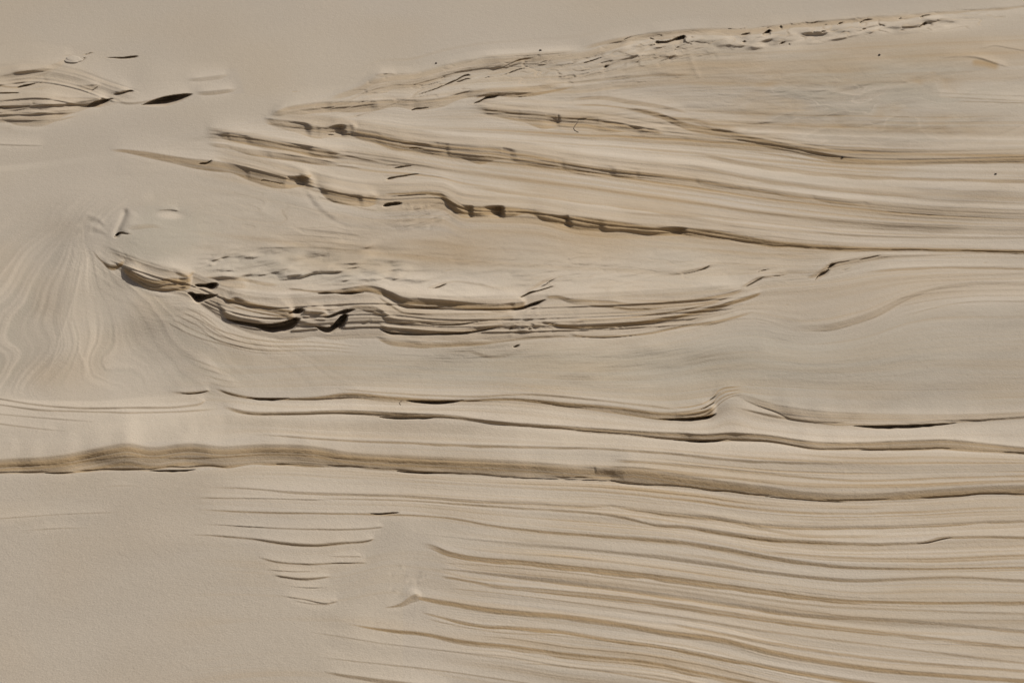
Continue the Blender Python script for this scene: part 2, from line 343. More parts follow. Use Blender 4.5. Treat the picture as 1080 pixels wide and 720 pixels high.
# ------------------------------------------------------------------ bundles below the front ledge
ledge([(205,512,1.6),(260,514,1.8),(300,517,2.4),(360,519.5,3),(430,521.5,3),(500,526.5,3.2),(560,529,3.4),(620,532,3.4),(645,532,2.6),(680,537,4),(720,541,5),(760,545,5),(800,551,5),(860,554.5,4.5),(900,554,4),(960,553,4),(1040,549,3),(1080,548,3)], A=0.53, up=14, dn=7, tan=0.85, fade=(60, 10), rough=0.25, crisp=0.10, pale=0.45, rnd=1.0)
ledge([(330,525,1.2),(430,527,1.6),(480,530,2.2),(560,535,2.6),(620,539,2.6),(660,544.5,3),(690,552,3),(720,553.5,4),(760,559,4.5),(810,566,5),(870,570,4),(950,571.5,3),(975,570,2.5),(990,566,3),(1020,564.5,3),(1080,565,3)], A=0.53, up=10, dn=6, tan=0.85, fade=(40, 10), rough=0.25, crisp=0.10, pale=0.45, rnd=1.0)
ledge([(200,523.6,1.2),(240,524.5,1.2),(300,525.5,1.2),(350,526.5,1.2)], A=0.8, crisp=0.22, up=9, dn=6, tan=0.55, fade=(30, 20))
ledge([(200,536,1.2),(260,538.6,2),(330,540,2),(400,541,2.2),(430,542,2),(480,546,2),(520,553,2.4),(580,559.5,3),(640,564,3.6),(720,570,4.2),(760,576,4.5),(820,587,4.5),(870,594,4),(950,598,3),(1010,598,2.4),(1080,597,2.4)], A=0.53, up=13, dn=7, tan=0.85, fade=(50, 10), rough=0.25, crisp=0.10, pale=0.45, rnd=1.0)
slot([(384,540.6,0),(400,541,1.8),(414,540,2),(424,540,0)], P=3)
slot([(960,573.5,0),(978,571.5,1.6),(996,567.4,1.4),(1010,566,0)], P=2.6)
ledge([(205,551,1.2),(270,555,1.4),(330,557,1.6),(390,556,1.8),(406,554.5,1.4)], A=0.8, crisp=0.22, up=10, dn=6, tan=0.6, fade=(50, 6))
ledge([(190,562.4,1.2),(230,564,1.6),(280,568.5,2.6),(310,572,4),(330,573,4),(360,571,3),(388,569,2.8),(396,567,2)], A=0.8, crisp=0.22, up=13, dn=7, tan=0.85, fade=(50, 5))
ledge([(345,586,1.2),(383,586,1.2)], A=0.8, crisp=0.22, up=6, dn=5, tan=0.5, fade=(12, 4))
ledge([(270,586,1.2),(290,591,1.8),(320,593.6,2),(360,592.6,1.6),(389,592.6,1)], A=0.8, crisp=0.22, up=10, dn=6, tan=0.7, fade=(15, 6))
ledge([(272,599,1.2),(310,602,1.2),(345,601,1)], A=0.8, crisp=0.22, up=6, dn=5, tan=0.5)
ledge([(286,605,1.2),(300,607,2.4),(312,608.6,3),(330,608.6,2.6),(352,606.5,1.6)], A=0.8, crisp=0.22, up=9, dn=6, tan=0.7, fade=(12, 10))
ledge([(296,617,1.2),(330,619,1.2),(352,618,1.2)], A=0.8, crisp=0.22, up=6, dn=5, tan=0.4)
ledge([(294,627,1.2),(320,631,1.4),(348,634.6,1.8),(357,632.6,1.4)], A=0.8, crisp=0.22, up=9, dn=6, tan=0.5, fade=(15, 4))
ledge([(306,632,1),(330,636,1),(350,637,1)], A=0.8, crisp=0.22, up=6, dn=5, tan=0.4, fade=(12, 4))
for a in [(0, 546, 0, 135, 539), (0, 559, 20, 100, 556), (0, 513, 100, 155, 512)]:
    ledge([(a[2], a[1], 1.0), ((a[2] + a[3]) / 2, (a[1] + a[4]) / 2 - 1, 1.0), (a[3], a[4], 1.0)], A=0.41, up=7, dn=6, tan=0.35, fade=(35, 35))
# sand ramp between the two bundles
stroke([(444,530),(418,575),(400,605),(380,635),(345,680)], 17, 3.4)
# the right-hand bundle
ledge([(440,570.6,3.8),(455,573.5,5.0),(470,579.5,5.5),(490,584.4,6.2),(520,588.0,6.2),(540,589.4,6.2),(600,595.4,6.8),(660,601.3,7.0),(700,606.3,7.0),(760,614.3,7.0),(810,621.4,6.2),(880,630.5,5.0),(960,633.6,3.8),(1080,633.6,3.8)], A=0.45, up=13, dn=6, tan=0.9, fade=(30, 10), rough=0.25, pale=0.45, rnd=1.0)
ledge([(455,592.0,1.0),(520,596.0,1.4),(600,603.0,1.6),(680,612.8,2.5),(760,623.8,2.5),(860,636.8,2.5),(960,641.8,2.5),(1080,645.8,2.5)], A=0.37, up=7, dn=5, tan=0.7, fade=(30, 10))
ledge([(458,598.0,1.4),(500,602.0,1.8),(540,606.2,3.2),(610,613.5,5.0),(680,622.5,5.0),(760,633.5,5.0),(850,646.5,5.0),(940,651.6,3.8),(1080,663.6,3.8)], A=0.42, up=9, dn=5, tan=0.85, fade=(20, 10), rough=0.25, pale=0.45, rnd=1.0)
ledge([(462,605.8,2.5),(490,610.3,3.0),(520,615.6,4.2),(560,619.1,5.0),(600,622.4,5.8),(660,628.4,6.2),(720,636.4,6.8),(810,650.4,6.2),(900,661.5,5.0),(1080,681.6,3.8)], A=0.43, up=8, dn=5, tan=0.9, fade=(15, 10), rough=0.25, pale=0.45, rnd=1.0)
ledge([(470,619.0,1.0),(540,626.0,1.2),(620,636.0,1.6),(700,646.8,2.5),(800,662.8,2.5),(900,675.8,2.5),(1080,697.8,2.5)], A=0.37, up=6, dn=4, tan=0.7, fade=(20, 10))
ledge([(436,627.7,3.0),(450,629.6,4.5),(480,634.4,6.2),(520,640.4,6.2),(540,642.4,5.8),(600,647.4,6.2),(660,656.4,6.2),(700,663.4,6.2),(760,671.4,6.8),(810,683.4,6.2),(900,699.4,6.2),(1080,715.5,5.0)], A=0.43, up=9, dn=5, tan=0.9, fade=(8, 10), rough=0.25, pale=0.45, rnd=1.0)
ledge([(442,644.0,1.6),(480,652.7,3.2),(510,658.2,4.2),(540,659.6,4.5),(590,663.6,4.5),(640,671.6,4.5),(690,678.6,4.5),(760,691.6,4.5),(810,700.5,5.0),(900,715.5,5.0),(1000,729.6,3.8)], A=0.45, up=8, dn=5, tan=0.9, fade=(15, 10), rough=0.25, pale=0.45, rnd=1.0)
ledge([(446,650.0,1.2),(480,658.4,1.2),(520,665.0,1.2),(600,670.0,1.2),(700,684.0,1.2)], A=0.43, up=4, dn=4, tan=0.7, fade=(20, 30))
ledge([(360,655.6,1.2),(400,661.8,2.5),(420,663.6,3.8),(450,666.6,3.8),(480,672.5,5.5),(510,676.4,6.2),(540,679.4,6.2),(600,687.4,6.8),(640,691.4,6.8),(680,695.4,6.8),(740,707.4,6.8),(800,719.4,6.2),(900,737.4,6.2)], A=0.45, up=13, dn=6, tan=0.9, fade=(30, 10), rough=0.25, pale=0.45, rnd=1.0)
ledge([(540,697.0,1.0),(600,702.0,1.6),(680,712.8,2.5),(760,725.8,2.5)], A=0.41, up=8, dn=5, tan=0.7, fade=(30, 30))
ledge([(318,664.6,1.0),(350,669.0,1.0),(400,677.0,1.2),(450,683.0,1.2),(500,689.0,1.4),(560,697.0,1.2)], A=0.43, up=9, dn=6, tan=0.5, fade=(35, 30))
ledge([(326,691.0,1.0),(400,699.0,1.2),(440,703.0,1.4),(520,714.0,1.4),(600,726.0,1.4)], A=0.41, up=9, dn=6, tan=0.5, fade=(35, 10))
ledge([(335,706.0,1.6),(365,710.6,3.8),(420,717.5,5.5),(480,725.5,5.0)], A=0.47, up=12, dn=6, tan=0.8, fade=(22, 10))
ledge([(545,573.0,1.2),(652,582.0,1.5),(740,592.8,2.5),(810,601.7,3.2),(850,605.6,3.8),(890,609.2,3.8),(950,608.7,3.2),(1000,606.7,2.8),(1080,610.8,2.5)], A=0.39, up=10, dn=6, tan=0.7, fade=(80, 10), rough=0.2)
ledge([(430,561.0,1.0),(500,568.0,1.0),(570,574.0,1.0)], A=0.31, up=8, dn=6, tan=0.3, fade=(40, 40))
ledge([(720,537.8,2.5),(780,549.2,3.8),(830,560.6,3.8),(900,563.7,3.0),(950,561.8,2.5)], A=0.35, up=6, dn=4, tan=0.7, fade=(30, 40))
ledge([(800,580.0,1.6),(880,585.8,2.5),(960,587.8,2.5),(1080,583.8,2.5)], A=0.31, up=6, dn=4, tan=0.6)
ledge([(700,654.8,2.5),(800,673.6,3.8),(900,689.6,3.8),(1000,699.6,3.8),(1080,705.6,3.8)], A=0.35, up=6, dn=4, tan=0.8)
# scooped foot at the bundle's left end
ledge([(404,640,0.8),(416,638,2.2),(424,634.6,5),(431,629,8),(438,626,8),(446,627,6)], A=0.8, up=14, dn=8, tan=0.7, fade=(8, 8), rough=0.2, pale=0.4)
for q in [((410,622),(430,606)), ((416,628),(446,606)), ((410,606),(424,595)), ((428,614),(446,602)), ((436,612),(450,606))]:
    stroke(list(q), 1.5, -0.8); stroke([(q[0][0]+3, q[0][1]+2), (q[1][0]+3, q[1][1]+2)], 1.5, 0.6)

# ------------------------------------------------------------------ central outcrop
ledge([(96,262.0,1.6),(107,274.0,2.0),(115,278.5,5.2),(120,279.0,5.7),(127,276.0,5.2),(132,274.0,2.0)], A=0.63, up=18, dn=9, tan=0.95, fade=(8, 3), rec=0.08)
ledge([(126,279.0,2.0),(140,285.0,10.4),(155,292.8,13.0),(165,294.8,13.0),(180,292.7,14.3),(195,292.9,11.7),(203,291.0,10.4)], A=0.55, up=22, dn=10, tan=0.9, fade=(8, 4), rec=0.08, pale=0.7, palew=12, auto=0.2)
ledge([(130,285.0,1.4),(145,292.0,1.6),(160,300.0,1.8),(180,299.0,1.8),(198,297.0,1.6)], A=0.59, up=4, dn=4, tan=0.9, fade=(8, 4), rough=0.5)
ledge([(140,294.0,1.4),(158,303.5,2.4),(166,304.5,2.4),(185,303.4,2.2),(198,301.0,1.6)], A=0.67, up=4, dn=4, tan=1.0, fade=(8, 4), rough=0.3)
ledge([(182,284.0,2.4),(192,287.0,5.2),(200,287.6,4.7),(206,285.0,2.0)], A=0.44, up=10, dn=5, tan=0.7, fade=(6, 3))
slot([(204,301,0),(208,299.6,3.6),(216,299.6,4.6),(222,298.4,7.5),(228,298.2,5.6),(230,299,0)], P=3.2)
slot([(197,309,0),(201,308,4.6),(206,309.6,9),(213,310.2,8.4),(221,310.4,5.4),(228,310.2,2),(231,310,0)], P=3.4)
bump(200, 316, 8, 6, 1.8, 20)
bump(245, 298, 22, 5, -2.2, 4)
ledge([(228,295.6,3.9),(240,296.4,6.5),(255,297.3,7.8),(264,299.5,5.2)], A=0.26, up=8, dn=5, tan=0.5, fade=(6, 8))
# the whole stack stands proud of the slope
ledge([(108,258,14),(135,268,22),(165,278,26),(205,288,30),(240,302,38),(285,310,46),(340,308,48),(400,306,52),(460,311,50),(550,311,46),(620,309,46),(720,304,40),(800,298,22)], A=0.24, up=46, dn=16, tan=0.30, pale=0.55, palew=26, rough=0.08, fade=(25, 50), lay=0.9)
# lower slabs
ledge([(232,308.0,2.0),(240,315.6,3.9),(246,313.4,6.5),(265,318.3,7.8),(300,325.3,7.3),(312,327.5,5.2)], A=0.58, up=26, dn=7, tan=0.85, fade=(8, 4), rec=0.08, pale=0.7, palew=9, auto=0.15)
ledge([(228,317.6,3.9),(240,329.4,6.5),(250,333.4,6.5),(270,337.4,6.5),(285,340.5,5.2),(300,337.5,5.2),(313,332.6,3.9)], A=0.59, up=9, dn=6, tan=0.8, fade=(10, 4), rec=0.08, pale=0.5)
slot([(236,334.6,0),(244,337,2.4),(256,338.6,3.6),(270,341,4.6),(283,341.6,8.6),(296,340,11),(306,337,12),(312,335,9),(317,336,0)], P=3.4)
slot([(303,331,0),(308,328,3.6),(313,325.5,6.4),(318,325.4,5.6),(322,326,0)], P=2.8)
ledge([(318,327.0,2.0),(326,327.5,5.2),(338,329.0,5.2),(347,331.0,2.0)], A=0.59, up=10, dn=4, tan=0.7, fade=(3, 3))
ledge([(312,337.0,2.0),(325,339.6,3.9),(340,343.5,2.4),(350,344.0,2.0)], A=0.67, up=7, dn=5, tan=0.7, fade=(3, 3))
slot([(330,343,0),(338,344.4,4),(347,344.8,7),(355,338,12),(361,332,15),(364,331,10),(367,332,0)], P=3.4)
slot([(338,334,0),(346,333,3),(354,330,4),(362,327,5),(371,325.6,3),(376,326,0)], P=2.8)
slot([(333,309.6,0),(338,308.6,2),(345,308,2.4),(353,308.8,1),(362,308.4,2.4),(374,307.6,2.6),(387,308.4,0)], P=3.2)
ledge([(300,303.0,1.6),(335,306.0,2.6),(360,304.6,4.7),(372,302.4,6.5),(385,300.3,7.3),(400,302.9,7.8),(414,308.2,9.1),(424,313.0,10.4),(440,314.0,10.9),(455,314.6,10.4),(480,317.2,8.6),(500,319.2,8.6),(545,318.8,9.1),(556,317.3,7.8)], A=0.58, up=22, dn=9, tan=0.9, fade=(10, 4), rec=0.08, rough=0.15, pale=0.7, palew=12, auto=0.15)
slot([(428,322.4,0),(440,323,1.4),(460,323.4,1.6),(476,323,0)], P=2.8)
slot([(490,325.6,0),(510,326,1.2),(538,325.6,1.8),(552,323,3.6),(560,320,5),(572,316.4,2.6),(578,315,0)], P=3)
ledge([(366,322.0,2.0),(380,321.5,5.2),(392,322.4,6.5),(402,326.4,6.5),(408,331.3,7.8),(420,336.5,5.2),(440,337.5,5.2),(460,337.5,5.2),(500,336.5,5.2),(530,333.5,5.2),(546,332.6,3.9)], A=0.44, up=10, dn=6, tan=0.75, fade=(8, 8), rec=0.08, pale=0.4)
slot([(410,340.6,0),(424,340.4,1.4),(438,340.4,0.8),(460,342,1.4),(485,341.4,1.8),(505,338.6,1.2),(530,336,0)], P=3)
ledge([(398,340.0,2.0),(408,344.6,3.9),(430,346.6,3.9),(460,347.6,4.4),(490,346.6,3.9),(520,342.6,3.9),(536,341.0,2.0)], A=0.59, up=6, dn=6, tan=0.85, fade=(6, 8), rec=0.08, pale=0.5)
slot([(399,346,0),(410,349.6,3),(425,351,3),(460,351.4,2.2),(490,350,2.4),(512,347,2),(528,343.6,0)], P=3)
ledge([(396,354.6,2.0),(410,357.5,5.2),(430,359.0,6.5),(460,360.4,6.5),(500,359.5,5.2),(530,359.0,2.0),(556,355.0,2.4),(580,353.6,2.4),(604,354.6,1.4)], A=0.37, up=7, dn=7, tan=0.65, fade=(8, 8))
stroke([(381,343),(392,337)], 1.0, -1.2)
for k, o in enumerate([0, 6, 12]):
    ledge([(205, 328 + o, 1), (222, 342 + o, 1.4), (250, 353 + o * .9, 1.6), (285, 359 + o * .8, 1.6), (330, 360 + o * .7, 1.4), (390, 366 + o * .5, 1.2)], A=0.45, up=6, dn=4, tan=0.45, fade=(15, 40), pale=0.7)
ledge([(244,322.0,1.4),(268,327.6,1.8),(300,333.0,1.8),(312,334.0,1.4)], A=0.59, up=4, dn=4, tan=0.9, fade=(6, 4), rough=0.4)
ledge([(242,328.0,1.4),(268,334.0,1.6),(300,334.6,1.4)], A=0.52, up=4, dn=4, tan=0.9, fade=(6, 4), rough=0.4)
ledge([(398,312.0,1.6),(410,319.0,2.2),(424,328.0,2.0),(440,330.0,1.6),(500,330.0,1.6),(546,330.0,1.4)], A=0.44, up=5, dn=4, tan=0.7, fade=(6, 8), pale=0.6)
ledge([(214,291.0,2.0),(232,291.6,3.9),(255,292.6,4.4),(275,296.6,3.9),(300,300.0,1.6)], A=0.37, up=10, dn=6, tan=0.5, fade=(8, 15), pale=0.6)
ledge([(322,324.0,1.2),(338,325.0,1.6),(350,326.0,1.6),(358,325.0,1.2)], A=0.67, up=5, dn=4, tan=0.7, fade=(3, 3), rough=0.6)
ledge([(318,333.0,1.4),(332,336.0,1.8),(345,337.0,1.6)], A=0.67, up=4, dn=4, tan=0.8, fade=(3, 3), rough=0.5)
# break and the right-hand slabs
slot([(546,314.6,0),(552,311.4,2.4),(559,307.6,3.4),(566,306.4,1.8),(576,303.6,1.8),(590,299,0)], P=2.8)
slot([(560,304.6,0),(574,300.4,1.2),(582,295,1.2),(592,291,0)], P=2.6)
ledge([(545,312.0,2.0),(560,302.6,3.9),(577,293.6,3.9),(592,291.0,2.0)], A=0.37, up=6, dn=5, tan=0.5)
ledge([(574,312.0,2.0),(590,311.5,5.2),(602,314.4,6.5),(618,315.4,6.5),(650,317.3,7.8),(665,319.3,7.8),(690,319.3,7.3),(720,316.4,6.5),(760,310.4,6.5),(790,302.6,3.9)], A=0.41, up=14, dn=8, tan=0.75, fade=(6, 15), pale=0.5)
bump(618, 318, 10, 3.4, 1.6, -5)
ledge([(570,339.0,1.4),(585,341.0,2.6),(600,342.6,3.9),(640,341.6,4.4),(680,337.5,5.2),(720,330.5,5.2),(760,320.5,5.2),(790,311.6,3.9),(806,307.0,2.0)], A=0.55, up=8, dn=6, tan=0.85, fade=(8, 8), pale=0.5)
ledge([(600,336.0,1.2),(640,336.0,1.4),(680,332.0,1.6),(720,326.0,1.6),(770,315.0,1.4)], A=0.52, up=5, dn=4, tan=0.8, fade=(15, 20))
slot([(580,345.4,0),(600,346,1.2),(640,345.4,1.3),(680,341.6,0.9),(720,335,0)], P=3)
ledge([(600,352.0,2.4),(620,353.4,2.6),(650,353.0,2.6),(690,349.0,2.6),(720,342.6,2.8),(760,336.6,3.9),(800,326.0,2.0)], A=0.59, up=7, dn=7, tan=0.75, fade=(8, 25), pale=0.5)
slot([(604,355,0),(630,355.6,1.3),(650,355.2,1.1),(690,351,0)], P=3)
slot([(539,345.6,0),(540,345,2),(541.5,346,0)], P=3)
for (a, b) in [((548,336),(566,331)), ((552,340),(562,336)), ((556,330),(572,322)), ((548,346),(560,343)), ((562,340),(590,342)), ((570,346),(584,347)), ((545,351),(560,347))]:
    stroke([a, b], 1.1, -1.3)
bump(554, 346, 7, 3, 3.4, 0, 2.0); bump(566, 341, 5, 2.2, 2.4, -10, 2.0); bump(545, 341, 4, 2, 2.0, -20, 2.0); bump(560, 333, 8, 2.4, 2.2, -24, 2.0)
slot([(536,349,0),(538.5,344.6,3),(540.6,344,0)], P=1.6); slot([(556,348.6,0),(559,346,2.4),(561,346,0)], P=1.6)
for k in range(40):
    bump(rng.uniform(528, 612), rng.uniform(326, 352), rng.uniform(3, 8), rng.uniform(1.4, 2.6), rng.uniform(-1.1, 1.1), rng.uniform(-30, 6), 1.3)
for k in range(34):
    bump(rng.uniform(318, 366), rng.uniform(318, 334), rng.uniform(3, 7), rng.uniform(1.4, 2.2), rng.uniform(-1.1, 1.1), rng.uniform(-20, 10), 1.4)
for k in range(26):
    q_ = bump(rng.uniform(520, 760), rng.uniform(362, 408), rng.uniform(8, 26), rng.uniform(3, 6), rng.uniform(0.3, 1.2), rng.uniform(-16, 4))
    PAL[q_[0]] = np.maximum(PAL[q_[0]], rng.uniform(0.1, 0.5) * q_[1])
slot([(540,366,0),(544,364.2,2.6),(549,362.6,0)], P=3)
bump(556, 370, 26, 9, 1.2); bump(600, 384, 24, 5, 1.8, -12); bump(575, 372, 18, 6, 1.2); bump(528, 376, 16, 3, -1.0, -8)
bump(610, 372, 14, 5, -1.0)
ledge([(486,366.0,2.0),(520,374.6,3.9),(545,373.0,2.0)], A=0.22, up=10, dn=6, tan=0.3)
# rumpled crust behind the outcrop
for k in range(130):
    cx, cy = rng.uniform(215, 420), rng.uniform(258, 300)
    if cy > 262 + (cx - 215) * 0.19 + 14: continue
    bump(cx, cy, rng.uniform(5, 14), rng.uniform(1.8, 3.2), rng.uniform(0.6, 1.9) * rng.choice([1, 1, -1]), rng.uniform(-28, 4))
bump(226, 281, 8, 5, 2.4, -20)
for q in [((300,287),(320,283)), ((335,287),(352,282)), ((338,272),(348,268)), ((218,276),(226,271)), ((230,283),(246,280))]:
    stroke(list(q), 1.6, -1.1); stroke([(q[0][0]+2, q[0][1]+3), (q[1][0]+2, q[1][1]+3)], 2.2, 0.9)
slot([(452,304,0),(458,303.4,1.4),(466,300.6,2.4),(474,297.4,0)], P=2.6)
ledge([(450,303,2),(466,298,3),(478,296,2.4),(500,298,2.4),(530,304,2)], A=0.45, up=10, dn=8, tan=0.4, fade=(4, 20), pale=0.5)
slot([(466,286.6,0),(473,284.4,1),(480,284,0)], P=2.4)
# head of the outcrop
bump(148, 262, 34, 20, 5.0, 20)
stroke([(88,238),(105,228),(125,219),(145,212),(165,206)], 4.0, 2.0)
stroke([(134,219),(129,232),(120,251)], 2.0, -4.5); stroke([(142,222),(136,234),(130,246)], 4.0, 2.0)
slot([(120,250.6,0),(123,246.4,5),(127,244.6,3.6),(134,246,1.6),(142,246.6,0)], P=2.6)
ledge([(126,238,2),(140,237,5),(160,236,4),(180,240,2)], A=0.45, up=8, dn=6, tan=0.35)
_, e_ = bump(180, 227, 13, 4.2, -1.4, 3, 2.0)
PAL[_] = np.maximum(PAL[_], 0.8 * e_)
ledge([(166,221.4,1.2),(178,220.6,1.4),(190,222,1.2)], A=0.8, up=6, dn=4, tan=0.3, fade=(4, 4))
for k, y in enumerate([226, 232, 238, 244]):
    stroke([(82 - k, y + 8), (92, y), (104 + 2 * k, y + 4), (112, y + 14 - k)], 1.6, (0.9, -0.8, 0.8, -0.7)[k])
GLENS = (_, e_)
GRY += 0.95 * soft(178, 246, 46, 26, 1.5) + 0.6 * soft(150, 262, 40, 16, 1.5) + 0.5 * soft(330, 282, 110, 20, 1.5) + 0.35 * soft(170, 225, 30, 14, 1.5)

# ------------------------------------------------------------------ middle terraces
ledge([(112,157.6,1.6),(130,157.5,4.0),(150,159.4,5.4),(180,164.0,8.1),(205,167.7,10.9),(225,169.6,12.2),(245,172.7,10.9),(262,176.6,12.2),(290,182.2,14.9),(305,185.4,13.6),(318,185.7,10.9),(335,191.0,8.1)], A=0.39, lay=0.12, up=16, dn=9, tan=0.8, fade=(20, 8), rough=0.25, pale=0.5, palew=10, auto=0.12, scoops=[(326,28,0.4)])
slot([(208,174,0),(212,172,2),(218,171.4,2.6),(221,170,2.4),(226,165,0)], P=3)
slot([(273,191.6,0),(276,190,1.2),(285,191,1),(298,193.4,1.4),(303,194,0)], P=2.6)
ledge([(315,183.0,2.0),(322,184.0,5.4),(330,184.4,0.8)], A=0.44, lay=0.12, up=8, dn=6, tan=0.8, fade=(3, 3))
slot([(311,187.6,0),(315,186.4,3),(321,186.6,3),(326,187,0)], P=2.4)
ledge([(334,195.5,4.0),(342,197.5,9.4),(360,201.6,12.2),(375,204.6,12.2),(390,206.1,10.9),(402,207.0,5.4)], A=0.45, lay=0.12, up=14, dn=9, tan=0.85, fade=(8, 8), pale=0.7, palew=12, scoops=[(418,38,0.45),(385,30,0.15)])
ledge([(335,207.0,1.6),(360,213.4,2.0),(385,219.4,2.0),(402,222.0,2.0)], A=0.31, lay=0.12, up=6, dn=10, tan=0.5, fade=(5, 10), pale=0.5)
slot([(403,217.6,0),(406,215.4,3.4),(414,213.6,5),(421,213.2,4),(424.5,214,0)], P=2.8)
slot([(402,207.6,0),(418,206.6,1.1),(432,205.6,1.6),(445,205,1.2),(458,205,0)], P=3)
ledge([(400,204.0,2.0),(430,202.6,2.6),(455,201.9,4.0),(466,203.4,5.4),(473,209.0,8.1),(480,213.7,10.9),(490,216.4,13.6),(515,217.0,13.6),(540,217.7,10.9),(556,220.4,5.4),(575,223.7,10.9),(590,226.8,13.6),(610,227.6,14.9),(650,232.6,12.2),(690,238.7,10.9),(720,239.9,9.4),(745,241.0,8.1),(780,247.0,8.1),(810,252.1,7.6),(850,256.2,6.8),(900,259.4,5.4),(960,260.5,4.0),(1010,261.5,4.0),(1080,263.1,4.0)],
      A=0.44, lay=0.12, up=22, dn=10, tan=0.9, fade=(15, 30), rough=0.18, pale=0.6, palew=10, auto=0.0, crisp=0.08, scoops=[(500,18,0.3),(533,26,0.65),(605,32,0.3),(640,34,0.15),(726,40,0.5),(570,30,0.12)])
slot([(1000,263.6,0),(1030,264.4,1.2),(1080,265.4,1.2)], P=2.4)
slot([(410,177.6,0),(416,176.8,1.2),(426,175,2.2),(433,174.6,1),(436,174.6,0)], P=3)
slot([(407,189.6,0),(410,187.6,3),(416,186.4,2.6),(428,184.6,2.2),(442,183,1),(450,183,0)], P=2.4)
ledge([(405,174.0,1.6),(432,173.0,1.6),(470,178.0,1.6),(500,182.0,1.6)], A=0.38, lay=0.12, up=8, dn=6, tan=0.5, fade=(4, 25))
ledge([(405,185.0,1.6),(440,183.0,1.6),(470,187.0,1.6),(490,190.0,1.6)], A=0.38, lay=0.12, up=8, dn=6, tan=0.4, fade=(4, 25))
for q in [((438,232),(455,226)), ((444,219),(450,217)), ((425,218),(432,216)), ((450,240),(466,228))]:
    stroke(list(q), 1.6, -1.0); stroke([(q[0][0]+3, q[0][1]+2.4), (q[1][0]+3, q[1][1]+2.4)], 1.8, 0.8)
bump(440, 226, 16, 9, 2.0, -20)
# broad benches under the thin ones
ledge([(215,150,14),(300,172,20),(345,185,20),(400,194,22),(465,193,24),(490,204,24),(560,208,24),(640,221,24),(720,228,21),(800,241,16),(900,252,10)], A=0.16, up=26, dn=12, tan=0.34, pale=0.55, palew=14, rough=0.1, fade=(30, 120), lay=0.5)
ledge([(280,116,20),(345,122,22),(410,132,22),(475,142,26),(550,150,26),(640,164,24),(720,173,20),(860,196,15)], A=0.17, up=22, dn=12, tan=0.36, pale=0.55, palew=12, rough=0.1, fade=(20, 140), lay=0.5)
ledge([(490,103,18),(560,111,23),(640,118,24),(700,128,18),(800,140,15),(900,156,15),(1080,155,15)], A=0.12, up=22, dn=12, tan=0.36, pale=0.5, palew=12, rough=0.1, fade=(25, 20), lay=0.5)
ledge([(520,186,10),(640,203,13),(720,213,13),(820,225,11),(1000,237,9),(1080,239,9)], A=0.18, up=16, dn=10, tan=0.32, pale=0.5, palew=10, rough=0.1, fade=(60, 20), lay=0.4)
ledge([(215,134,14),(265,140,15),(330,152,16),(400,162,14),(470,172,10)], A=0.22, up=14, dn=8, tan=0.36, pale=0.5, palew=8, rough=0.15, fade=(15, 50), lay=0.4)
# upper tan beds
ledge([(226,139.1,4.1),(240,140.1,7.0),(265,143.9,8.3),(300,149.9,8.3),(330,154.8,9.1),(345,157.8,9.1),(368,160.9,8.3)], A=0.44, lay=0.12, up=12, dn=6, tan=0.8, fade=(12, 20), rough=0.35, pale=0.6, auto=0.15)
ledge([(352,164.0,1.4),(366,164.0,2.0),(385,167.6,2.0),(410,172.0,1.4)], A=0.52, lay=0.12, up=6, dn=5, tan=0.8, fade=(8, 20))
ledge([(216,150.0,2.0),(235,152.0,4.7),(260,156.3,5.5),(290,160.7,7.0),(315,164.1,7.0),(345,169.3,5.5),(362,173.1,4.1)], A=0.48, lay=0.12, up=9, dn=6, tan=0.75, fade=(15, 20), rough=0.35, pale=0.6, auto=0.15)
ledge([(352,174.0,1.6),(370,175.4,1.6),(385,178.0,1.0)], A=0.52, lay=0.12, up=6, dn=5, tan=0.6, fade=(6, 10))
ledge([(276,124.3,5.5),(300,126.6,11.0),(320,129.5,12.4),(335,132.5,12.4),(346,133.6,11.0),(356,131.5,12.4),(370,131.5,12.4),(378,132.6,11.0)], A=0.37, lay=0.12, up=10, dn=8, tan=0.7, fade=(10, 6), rough=0.3, pale=0.5, palew=8, auto=0.1, scoops=[(330,34,0.2),(366,30,0.35)])
slot([(343,143,0),(347,141.6,2),(355,141.8,1.6),(372,141.2,0.9),(378,141,0)], P=2.6)
ledge([(368,132.9,8.3),(385,136.5,12.4),(400,139.0,15.1),(420,144.2,13.8),(440,147.2,13.8),(470,150.0,15.1),(490,151.9,16.6),(520,153.1,17.9),(545,158.2,13.8),(570,162.2,13.8),(600,168.5,12.4),(640,174.6,11.0),(680,178.8,9.6),(720,183.9,8.3),(800,197.1,7.0),(900,211.3,5.5),(1000,221.5,4.1)],
      A=0.30, lay=0.12, up=18, dn=9, tan=0.85, fade=(10, 120), rough=0.3, pale=0.6, palew=12, auto=0.12)
slot([(429,157,0),(434,155.6,1.4),(446,156.4,1),(452,157,0)], P=2.2)
ledge([(420,150.0,1.4),(440,150.6,1.6),(460,153.0,1.4)], A=0.44, lay=0.12, up=6, dn=4, tan=0.7, fade=(6, 10))
ledge([(500,112.5,4.1),(520,114.2,9.6),(550,116.8,13.8),(580,119.4,15.1),(590,121.0,15.1),(620,122.6,15.1),(650,128.5,12.4),(680,134.9,8.3),(705,138.5,4.1)], A=0.27, lay=0.12, up=12, dn=8, tan=0.75, fade=(15, 12), pale=0.7, palew=8, auto=0.06, scoops=[(592,22,0.2),(680,36,0.12)])
bump(582, 129, 5, 5, -1.2, -50); bump(655, 140, 16, 5, -1.5, -15)
ledge([(700,122.0,2.0),(718,123.4,4.7),(735,125.3,5.5),(750,129.1,7.0),(790,132.1,7.0)], A=0.27, lay=0.12, up=10, dn=8, tan=0.75, fade=(8, 25), pale=0.4)
